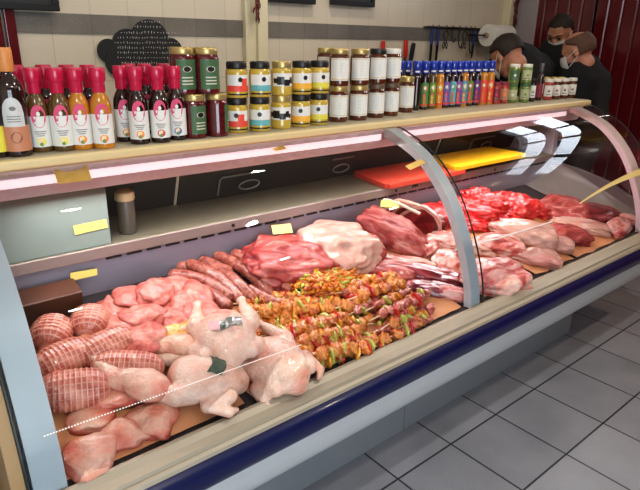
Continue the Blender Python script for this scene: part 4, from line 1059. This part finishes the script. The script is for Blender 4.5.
if q0 and q1:
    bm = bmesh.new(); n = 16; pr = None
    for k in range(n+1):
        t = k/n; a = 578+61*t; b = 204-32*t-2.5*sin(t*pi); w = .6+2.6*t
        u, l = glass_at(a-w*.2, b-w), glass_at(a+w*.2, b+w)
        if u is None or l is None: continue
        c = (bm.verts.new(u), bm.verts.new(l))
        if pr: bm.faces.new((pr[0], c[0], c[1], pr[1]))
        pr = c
    tag(obj('gold_reflection', bm, mat('gold_glint', (.80, .64, .28), .35), None, True), 'tapering golden reflection, built as a strip across the right end of the curved glass', 'strip')

# ================================================================== WALL FITTINGS
def framed(x0, x1, z0, z1, lab, y=1.79):
    e = empty('picture_frame', ((x0+x1)/2, y, z0), label=lab, cat='picture frame'); w = (x1-x0)/2; h = z1-z0
    bm = bmesh.new(); t = .03
    for a in ((-w, w, 0, t), (-w, w, h-t, h), (-w, -w+t, t, h-t), (w-t, w, t, h-t)): box(bm, a[0], a[1], -.012, .025, a[2], a[3], bev=.003)
    obj('frame', bm, black, e)
    bm = bmesh.new(); box(bm, -w+t, w-t, 0, .02, t, h-t); obj('panel', bm, mat('dark_board', (.03, .03, .032), .4), e)
framed(-1.0, -.087, 1.738, 2.2, 'large black-framed board on the wall at the top left', 1.77)
a = aty(263, 1, 1.8); b = aty(314, 3, 1.8); framed(1.16, b.x, a.z-.002, 2.25, 'dark framed picture right of the chilli pillar, only its bottom edge visible')
a = aty(331, 4, 1.8); b = aty(373, 6, 1.8); framed(a.x, b.x, a.z-.004, 2.3, 'second dark framed picture along the top edge')

# cloud-shaped chalkboard leaning on the wall
bm = bmesh.new()
def disc(cx, cz, r, y0, y1, mi=0, seg=40):
    f0 = [bm.verts.new((cx+r*cos(2*pi*i/seg), y0, cz+r*sin(2*pi*i/seg))) for i in range(seg)]
    f1 = [bm.verts.new((cx+r*cos(2*pi*i/seg), y1, cz+r*sin(2*pi*i/seg))) for i in range(seg)]
    bm.faces.new(f0); bm.faces.new(list(reversed(f1)))
    for i in range(seg): bm.faces.new((f0[i], f0[(i+1) % seg], f1[(i+1) % seg], f1[i]))
k = 0
YC = 1.817
org = aty(140, 60, YC)
for px, py, r in ((109, 51, .062), (128, 46, .088), (150, 41, .112), (170, 52, .078), (140, 64, .11), (160, 66, .10), (120, 62, .08)):
    p = aty(px, py, YC); disc(p.x-org.x, p.z-org.z, r, -.004-.0005*k, .004); k += 1
o = tag(obj('cloud_chalkboard', bm, mat('chalkboard', (.018, .018, .018), .55), None, loc=org), 'black cloud-shaped chalkboard with white handwriting behind the bottles', 'chalkboard')
bm = bmesh.new(); random.seed(5)
rows = [(151, 22, 22), (148, 27, 30), (132, 33, 26), (160, 33, 40), (132, 38, 32), (162, 38, 34), (130, 43, 34), (162, 43, 38), (131, 48, 30), (161, 48, 34), (131, 53, 30), (160, 53, 38), (134, 58, 36), (163, 58, 32), (140, 63, 40)]
for cx, cy, w in rows:
    x = cx-w/2+2
    while x < cx+w/2-2:
        L = random.uniform(1.0, 2.4); p = aty(x, cy+.02*(x-cx)+random.uniform(-.3, .3), YC-.012); s = L/205
        hh = random.choice((.006, .009, .005))
        kind = random.randrange(3)
        if kind == 0: box(bm, p.x-org.x, p.x-org.x+.0025, YC-org.y-.0085, YC-org.y-.008, p.z-org.z-hh/2, p.z-org.z+hh)
        elif kind == 1: box(bm, p.x-org.x, p.x-org.x+s*.7, YC-org.y-.0085, YC-org.y-.008, p.z-org.z, p.z-org.z+.0025)
        else:
            box(bm, p.x-org.x, p.x-org.x+s*.6, YC-org.y-.0085, YC-org.y-.008, p.z-org.z+hh*.6, p.z-org.z+hh*.6+.002); box(bm, p.x-org.x+s*.2, p.x-org.x+s*.2+.0022, YC-org.y-.0085, YC-org.y-.008, p.z-org.z-hh/2, p.z-org.z+hh*.6)
        x += L+random.uniform(.5, 1.4)
obj('chalk_writing', bm, mat('chalk', (.62, .62, .60), .8), o)

# hanging dried chillies
def ristra(x, y, z0, z1, rad, n, col, lab):
    e = empty('chilli_string', (x, y, z0), label=lab, cat='dried chillies')
    bm = bmesh.new(); tube(bm, [(0, 0, 0), (0, 0, z1-z0)], .003, 6); obj('string', bm, mat('twine', (.25, .16, .08), .8), e)
    random.seed(int(x*10)); 
    bm = bmesh.new(); tube(bm, catmull([(0, 0, 0), (.012, 0, -.012), (.016, 0, -.03), (.012, .002, -.048)], 4), [.004]+[.0075]*4+[.006]*4+[.0035]*3+[.0008], 8); me = mesh('chilli', bm, mat('dried_chilli', col, .35, coat=.3, var=.4, vscale=30), True)
    for i in range(n):
        t = i/n; link('chilli', me, e, (random.uniform(-1, 1)*.004, -abs(random.uniform(0, .004)), .03+t*(z1-z0-.03)), (random.uniform(-.3, .3), random.uniform(-.4, .4), random.uniform(pi, 2*pi) if i % 2 else random.uniform(-.5, .5)))
p = aty(256, 21, 1.75); ristra(p.x, 1.742, p.z, p.z+.30, .03, 26, (.13, .02, .02), 'string of dried red chillies hanging on the cream pillar')
p = aty(523, 26, 1.74); ristra(3.80, 1.738, p.z-.02, p.z+.35, .04, 30, (.16, .025, .025), 'string of dried chillies hanging at the far right corner post')

# utensil rail with hanging tools
railY = 1.79
a = aty(427, 27, railY); b = aty(489, 31, railY)
bm = bmesh.new(); tube(bm, [(a.x, railY, a.z), (b.x, railY, a.z-.0)], .009, 8); 
for t in (0, .25, .5, .75, 1): tube(bm, [(a.x+(b.x-a.x)*t, railY, a.z), (a.x+(b.x-a.x)*t, 1.822, a.z)], .006, 6)
tag(obj('utensil_rail', bm, black, None, True), 'dark metal rail with hooks on the tiled wall', 'rail')
toolm = mat('dark_tool', (.04, .04, .045), .35, metal=.6); bh = mat('blue_handle', (.02, .05, .22), .4)
def tool(px, L, kind, lab):
    p = aty(px, 30, railY-.012); z = a.z
    e = empty('hanging_tool', (p.x, railY-.016, z), label=lab, cat='kitchen tool', group='tools hanging on the rail')
    bm = bmesh.new(); tube(bm, [(0, .006, .016), (0, -.008, .016), (0, -.010, 0), (0, -.002, -.014)], .003, 6); obj('hook', bm, toolm, e)
    if kind == 'knife':
        bm = bmesh.new(); box(bm, -.010, .012, -.008, .006, -.13, -.01, bev=.004); obj('handle', bm, bh, e)
        bm = bmesh.new(); q = [bm.verts.new(c) for c in ((-.014, -.002, -.13), (.016, -.002, -.13), (.012, -.002, -.13-L*.7), (-.012, -.002, -.13-L))]; f = bm.faces.new(q)
        r = bmesh.ops.extrude_face_region(bm, geom=[f]); [setattr(g.co, 'y', .001) for g in r['geom'] if isinstance(g, bmesh.types.BMVert)]
        obj('blade', bm, toolm, e)
    elif kind == 'hook':
        bm = bmesh.new(); tube(bm, [(0, 0, 0), (0, 0, -L*.5), (.01, 0, -L*.75), (.03, 0, -L*.9), (.05, 0, -L*.8), (.052, 0, -L*.65)], .0045, 8); obj('steel_hook', bm, toolm, e, True)
    else:
        bm = bmesh.new()
        for s in (-1, 1): tube(bm, catmull([(0, 0, -.02), (s*.03, 0, -L*.3), (s*.012, 0, -L*.6), (s*.028, 0, -L*.8), (s*.022, 0, -L), (s*.006, 0, -L*.85), (s*.012, 0, -L*.6)], 4), .004, 6)
        obj('shears_body', bm, toolm, e, True)
for px, L, kd, lab in [(432, .26, 'knife', 'blue-handled knife at the left end of the utensil rail'), (438, .24, 'knife', 'blue-handled knife, second on the rail'), (446, .16, 'shears', 'dark scissors hanging third on the rail'), (452, .12, 'hook', 'small steel hook after the scissors'),
                       (459, .17, 'hook', 'long steel hook in the middle of the rail'), (465, .16, 'shears', 'dark shears right of the middle of the rail'), (474, .12, 'knife', 'short blue-handled tool towards the right of the rail'), (470, .22, 'hook', 'steel hook hanging low between shears and blue-handled tool'), (481, .14, 'hook', 'steel hook next to the paper roll')]:
    tool(px, L, kd, lab)
def wall_knife(px, z0py, hcol, lab, tilt=0):
    p = aty(px, z0py, 1.81); e = empty('wall_knife', (p.x, 1.808, p.z), (0, radians(tilt), 0), lab, 'knife')
    bm = bmesh.new(); box(bm, -.017, .017, -.012, .008, -.13, 0, bev=.006); obj('handle', bm, hcol, e, True)
    bm = bmesh.new(); box(bm, -.02, .02, -.002, .001, -.34, -.13); obj('blade', bm, mat('blade_steel', (.5, .5, .5), .25, metal=.8), e)
wall_knife(406, 40, mat('red_handle', (.55, .03, .02), .4), 'red-handled knife on the wall above the sauce bottles', 0)
wall_knife(413.5, 43, black, 'black-handled knife beside the red-handled one', 10)
wall_knife(383, 41, mat('red_handle', (.55, .03, .02), .4), 'red-handled knife peeking above the honey jars')

# paper roll
p0 = aty(492, 34, 1.60); p1 = aty(522, 33, 1.50)
e = empty('paper_roll', (p0.x, 1.66, p0.z), label='thick white paper roll mounted on the wall behind the men', cat='paper roll')
bm = bmesh.new(); bmesh.ops.create_cone(bm, cap_ends=True, segments=40, radius1=.088, radius2=.088, depth=.30, matrix=Matrix.Translation((.17, 0, -.01)) @ Matrix.Rotation(pi/2, 4, 'Y')); obj('paper', bm, mat('tissue', (.72, .70, .66), .8), e, True)
bm = bmesh.new(); tube(bm, [(-.01, 0, -.01), (.335, 0, -.01)], .02, 16); obj('core', bm, mat('core_brown', (.35, .26, .18), .7), e, True)
bm = bmesh.new(); tube(bm, [(-.02, .0, -.01), (-.02, .155, -.01)], .006, 8); tube(bm, [(-.025, 0, -.01), (.0, 0, -.01)], .006, 8); obj('bracket', bm, toolm, e, True)

# ================================================================== PEOPLE
skinp = mat('skin', (.42, .20, .13), .5, sss=.1, var=.12, vscale=12); blackc = mat('black_cloth', (.010, .010, .012), .9, var=.3, vscale=6)
hairm = mat('dark_hair', (.022, .013, .009), .7, var=.5, vscale=60); hair2 = mat('thin_brown_hair', (.09, .045, .028), .75, var=.4, vscale=60); maskm = mat('face_mask', (.55, .55, .55), .7)
def head_parts(bm, M, s):
    """face looks along local +X, up is +Z, origin at head centre"""
    def b(c, r, rot=None):
        ball(bm, M @ (V(c)*s), tuple(x*s for x in r), None, 3)
    # oriented ellipsoids need the head rotation
    R3 = M.to_3x3().normalized().to_euler()
    rot = [math.degrees(a) for a in R3]
    def e(c, r): ball(bm, M @ (V(c)*s), tuple(x*s for x in r), rot, 3)
    e((-.015, 0, .03), (.100, .078, .092)); e((.03, 0, -.025), (.068, .062, .080)); e((.045, 0, -.085), (.040, .040, .028))
    e((.098, 0, -.015), (.020, .013, .022)); e((.092, 0, -.055), (.012, .025, .009)); e((.075, 0, .03), (.022, .058, .012))
    for q in (-1, 1): e((-.005, q*.080, -.01), (.020, .009, .032)); e((.076, q*.032, .008), (.010, .014, .008)); e((.06, q*.045, -.03), (.025, .02, .02))
def person(name, lab, H, fyaw, fpitch, hairmat, bald, pts, s=1.12, jacket_neck=.06, maskon=True):
    e = empty('person', (pts['foot_l'][0], pts['foot_l'][1], 0), label=lab, cat='person')
    M = Matrix.Translation(H) @ Matrix.Rotation(radians(fyaw), 4, 'Z') @ Matrix.Rotation(radians(fpitch), 4, 'Y')
    nk = M @ V((-.03, 0, -.09)); ch = V(pts['chest']); hp = V(pts['hip'])
    bm = bmesh.new(); head_parts(bm, M, s)
    shc = V(pts['neck'])
    limb(bm, nk, shc, .062*s, .068*s, 6)
    sd = V((pts['side'][0], pts['side'][1], 0)).normalized()
    limb(bm, shc, hp, .10, .13, 10)
    for q, k in ((1, 'l'), (-1, 'r')):
        sh = shc + sd*q*.17*s - V((0, 0, .04)); el = V(pts['elb_'+k]); wr = V(pts['wr_'+k])
        limb(bm, sh, el, .052*s, .042*s, 8); limb(bm, el, wr, .040*s, .027*s, 8)
        d = (wr-el).normalized(); c = wr+d*.05; ball(bm, c, (.040, .036, .020))
        u = d.cross(V((0, 0, 1))).normalized()
        for j in range(4):
            b0 = c + u*(j-1.5)*.019 + d*.02; b1 = b0 + d*(.04+.006*(1.5-abs(j-1.5))) + V((0, 0, -.01)); b2 = b1 + d*.022 + V((0, 0, -.022))
            limb(bm, b0, b1, .0095, .009, 4); limb(bm, b1, b2, .009, .008, 3)
        b0 = c + u*q*.03 - d*.02; limb(bm, b0, b0+u*q*.03+d*.03, .012, .009, 4)
        hj = hp + sd*q*.10; kn = V(pts['knee_'+k]); ft = V(pts['foot_'+k])
        limb(bm, hj, kn, .085, .06, 8); limb(bm, kn, ft+V((0, 0, .07)), .055, .042, 8); limb(bm, ft+V((0, 0, .045)), ft+V((cos(radians(fyaw))*.14, sin(radians(fyaw))*.14, .04)), .042, .035, 4)
    link('body', fuse('body', bm, skinp, .0085, 4), e)
    # clothing: jacket and trousers
    bm = bmesh.new(); limb(bm, shc+(nk-shc)*.50, shc+(hp-shc)*.1, .078*s, .14*s, 4)
    limb(bm, shc, ch, .155*s, .175*s, 5); limb(bm, ch, hp, .17*s, .165*s, 6)
    for q, k in ((1, 'l'), (-1, 'r')):
        sh = shc + sd*q*.15*s - V((0, 0, .03)); el = V(pts['elb_'+k]); wr = V(pts['wr_'+k])
        limb(bm, shc+sd*q*.05, sh, .10*s, .082*s, 4); limb(bm, sh, el, .078*s, .058*s, 8); limb(bm, el, el.lerp(wr, .85), .056*s, .042*s, 8)
    link('jacket', fuse('jacket', bm, blackc, .014, 3, .010, 9, int(H.x*10)), e)
    bm = bmesh.new()
    for q, k in ((1, 'l'), (-1, 'r')):
        hj = hp + sd*q*.09; kn = V(pts['knee_'+k]); ft = V(pts['foot_'+k])
        limb(bm, hj+V((0, 0, .02)), kn, .125, .085, 8); limb(bm, kn, ft+V((0, 0, .10)), .082, .065, 8)
    ball(bm, hp, (.16, .16, .13)); link('trousers', fuse('trousers', bm, mat('dark_trousers', (.02, .02, .025), .8), .014, 3), e)
    # hair: a cap that leaves the crown bare when balding
    R3 = M.to_3x3().normalized(); rot = [math.degrees(a) for a in R3.to_euler()]
    bm = bmesh.new(); bmesh.ops.create_icosphere(bm, subdivisions=5, radius=1)
    dl = []
    for v in bm.verts:
        n = v.co.normalized(); keep = (n.z > .10+.55*max(0, n.x)) or (n.x < -.05 and n.z > -.55) 
        if n.x > .55: keep = keep and n.z > .62
        if bald and n.dot(V((.05, 0, 1)) if bald < .9 else V((.42, 0, .907))) > bald: keep = False
        if not keep: dl.append(v)
    for v in bm.verts:
        n = v.co.normalized(); t = 1+.03*noise.noise(n*9)+.02*noise.noise(n*22)
        v.co = M @ (V((-.015+n.x*.106*t, n.y*.084*t, .028+n.z*.098*t))*s)
    bmesh.ops.delete(bm, geom=dl, context='VERTS')
    o = obj('hair', bm, hairmat, e, True, angle=pi); sm = o.modifiers.new('thick', 'SOLIDIFY'); sm.thickness = .010; sm.offset = 0
    # mask and ear loop
    if maskon:
        bm = bmesh.new(); n = 12; rows = []
        for i in range(n+1):
            r_ = []
            for j in range(7):
                a = -1.15+2.3*i/n; zz = -.100+.095*j/6
                rr = .081+.010*cos(a)*sin(pi*j/6)
                r_.append(bm.verts.new(M @ (V((.028+rr*cos(a)*1.02, rr*sin(a)*.88, zz*(1-.18*abs(sin(a)))))*s)))
            rows.append(r_)
        for i in range(n):
            for j in range(6): bm.faces.new((rows[i][j], rows[i+1][j], rows[i+1][j+1], rows[i][j+1]))
        for q in (-1, 1):
            for z0, z1 in ((-.02, .012), (-.075, -.03)):
                tube(bm, [M @ (V((.055, q*.074, z0))*s), M @ (V((.02, q*.083, (z0+z1)/2))*s), M @ (V((-.012, q*.090, z1))*s)], .0028, 6)
        obj('face_mask', bm, maskm, e, True)
    # eyes and brows
    for q in (-1, 1):
        bm = bmesh.new(); ball(bm, M @ (V((.082, q*.032, .010))*s), .011*s, None, 2); ey = obj('eye', bm, mat('eye_dark', (.03, .02, .015), .2), e, True)
    for q in (-1, 1):
        bm = bmesh.new(); tube(bm, [M @ (V((.094, q*.014, .034))*s), M @ (V((.090, q*.034, .041))*s), M @ (V((.078, q*.052, .034))*s)], .0042, 6)
        obj('eyebrow', bm, hairm, e, True)
    base = V(e.location)
    for c in e.children:
        for v in c.data.vertices: v.co -= base
    return e
H1 = aty(507, 57, 1.03)
person('p1', 'balding man in black bending forward over the back bench, seen from behind', H1, 85, 46, hairm, .94,
       dict(neck=H1+V((.14, .00, -.07)), chest=H1+V((.33, .0, -.16)), hip=H1+V((.46, .0, -.48)), side=(0, 1, 0), elb_l=H1+V((.05, .24, -.32)), elb_r=H1+V((.10, -.20, -.34)), wr_l=H1+V((-.14, .20, -.42)), wr_r=H1+V((-.12, -.02, -.46)),
            knee_l=(H1.x+.40, 1.14, .55), knee_r=(H1.x+.42, .94, .55), foot_l=(H1.x+.48, 1.14, 0), foot_r=(H1.x+.46, .96, 0)), s=1.16)
H3 = aty(577, 52, .70)
person('p3', 'man with thinning brown hair and white mask, nearest the maroon wall', H3, 108, 24, hair2, .70,
       dict(neck=H3+V((.075, .0, -.15)), chest=H3+V((.14, .0, -.36)), hip=H3+V((.20, 0, -.62)), side=(0, 1, 0), elb_l=H3+V((-.02, .22, -.50)), elb_r=H3+V((.05, -.22, -.52)), wr_l=H3+V((-.26, .12, -.52)), wr_r=H3+V((-.24, -.10, -.55)),
            knee_l=(H3.x+.14, .92, .5), knee_r=(H3.x+.14, .70, .5), foot_l=(H3.x+.20, .92, 0), foot_r=(H3.x+.20, .70, 0)), s=1.04)
H2 = aty(560, 33, 1.13)
person('p2', 'dark-haired masked man at the back looking down', H2, 185, 36, hairm, 0,
       dict(neck=H2+V((.05, .02, -.17)), chest=H2+V((.06, .04, -.36)), hip=H2+V((.05, .08, -.62)), side=(.3, 1, 0), elb_l=H2+V((-.05, .18, -.52)), elb_r=H2+V((.04, -.18, -.52)), wr_l=H2+V((-.22, .02, -.60)), wr_r=H2+V((-.12, -.16, -.62)),
            knee_l=(H2.x+.04, 1.34, .5), knee_r=(H2.x+.04, 1.12, .5), foot_l=(H2.x+.08, 1.34, 0), foot_r=(H2.x+.08, 1.12, 0)), s=1.06)
# back bench the men lean over
bm = bmesh.new(); box(bm, 1.2, 2.95, 1.42, 1.76, .86, .90, bev=.004); 
for x in (1.25, 2.9):
    for y in (1.46, 1.72): box(bm, x-.02, x+.02, y-.02, y+.02, 0, .86)
tag(obj('work_bench', bm, steel), 'steel work bench along the tiled wall behind the case', 'bench')

# ================================================================== LIGHT
W = bpy.data.worlds.new('world'); S.world = W; W.use_nodes = True
W.node_tree.nodes['Background'].inputs[0].default_value = (.75, .85, 1, 1); W.node_tree.nodes['Background'].inputs[1].default_value = 1.0
def area(name, loc, rot, sx, sy, power, col, spread=180):
    l = bpy.data.lights.new(name, 'AREA'); l.shape = 'RECTANGLE'; l.size = sx; l.size_y = sy; l.energy = power; l.color = col; l.spread = radians(spread)
    o = bpy.data.objects.new(name, l); COL.objects.link(o); o.location = loc; o.rotation_euler = rot; return o
area('daylight_or_fill', (-1.675, -4.3, 1.4), (radians(84), 0, radians(-12)), 2.4, 2.5, 125, (.80, .90, 1.0))  # added fill through the window behind the camera
area('daylight_or_fill', (4.15, .05, 2.39), (radians(80), 0, radians(90)), 2.0, .66, 30, (.82, .90, 1.0))
for x, y, pw, c in ((-.1, .55, 7, (1, .86, .66)), (-1.4, -1.4, 20, (1, .95, .88)), (1.2, -.9, 22, (1, .93, .86)), (3.0, -1.5, 20, (1, .74, .50)), (2.3, -2.9, 14, (1, .9, .8)), (1.3, 1.0, 9, (1, .90, .74)), (.1, -2.6, 14, (1, .95, .9))):
    e = empty('ceiling_lamp', (x, y, 3.06), label='small round recessed ceiling downlight', cat='lamp', group='ceiling downlights')
    bm = bmesh.new(); lathe(bm, [(.06, .04), (.085, .035), (.09, .0), (.07, .0), (.065, .025)], 24); obj('lamp_housing', bm, white_metal, e, True)
    l = area('lamp_light', (x, y, 3.055), (0, 0, 0), .11, .11, pw, c); l.data.shape = 'DISK'
# fluorescent tubes of the case
for a, b_ in ((XL+.2, .75), (.95, 2.35)):
    area('case_light', ((a+b_)/2, .455, 1.170), (radians(-24), 0, 0), b_-a, .05, 5.0*(b_-a), (1, .87, .89))

vs = S.view_settings; vs.view_transform = 'Standard'; vs.look = 'None'
try: vs.look = 'Medium High Contrast'
except Exception: pass
vs.exposure = 0.0; vs.gamma = 1.0
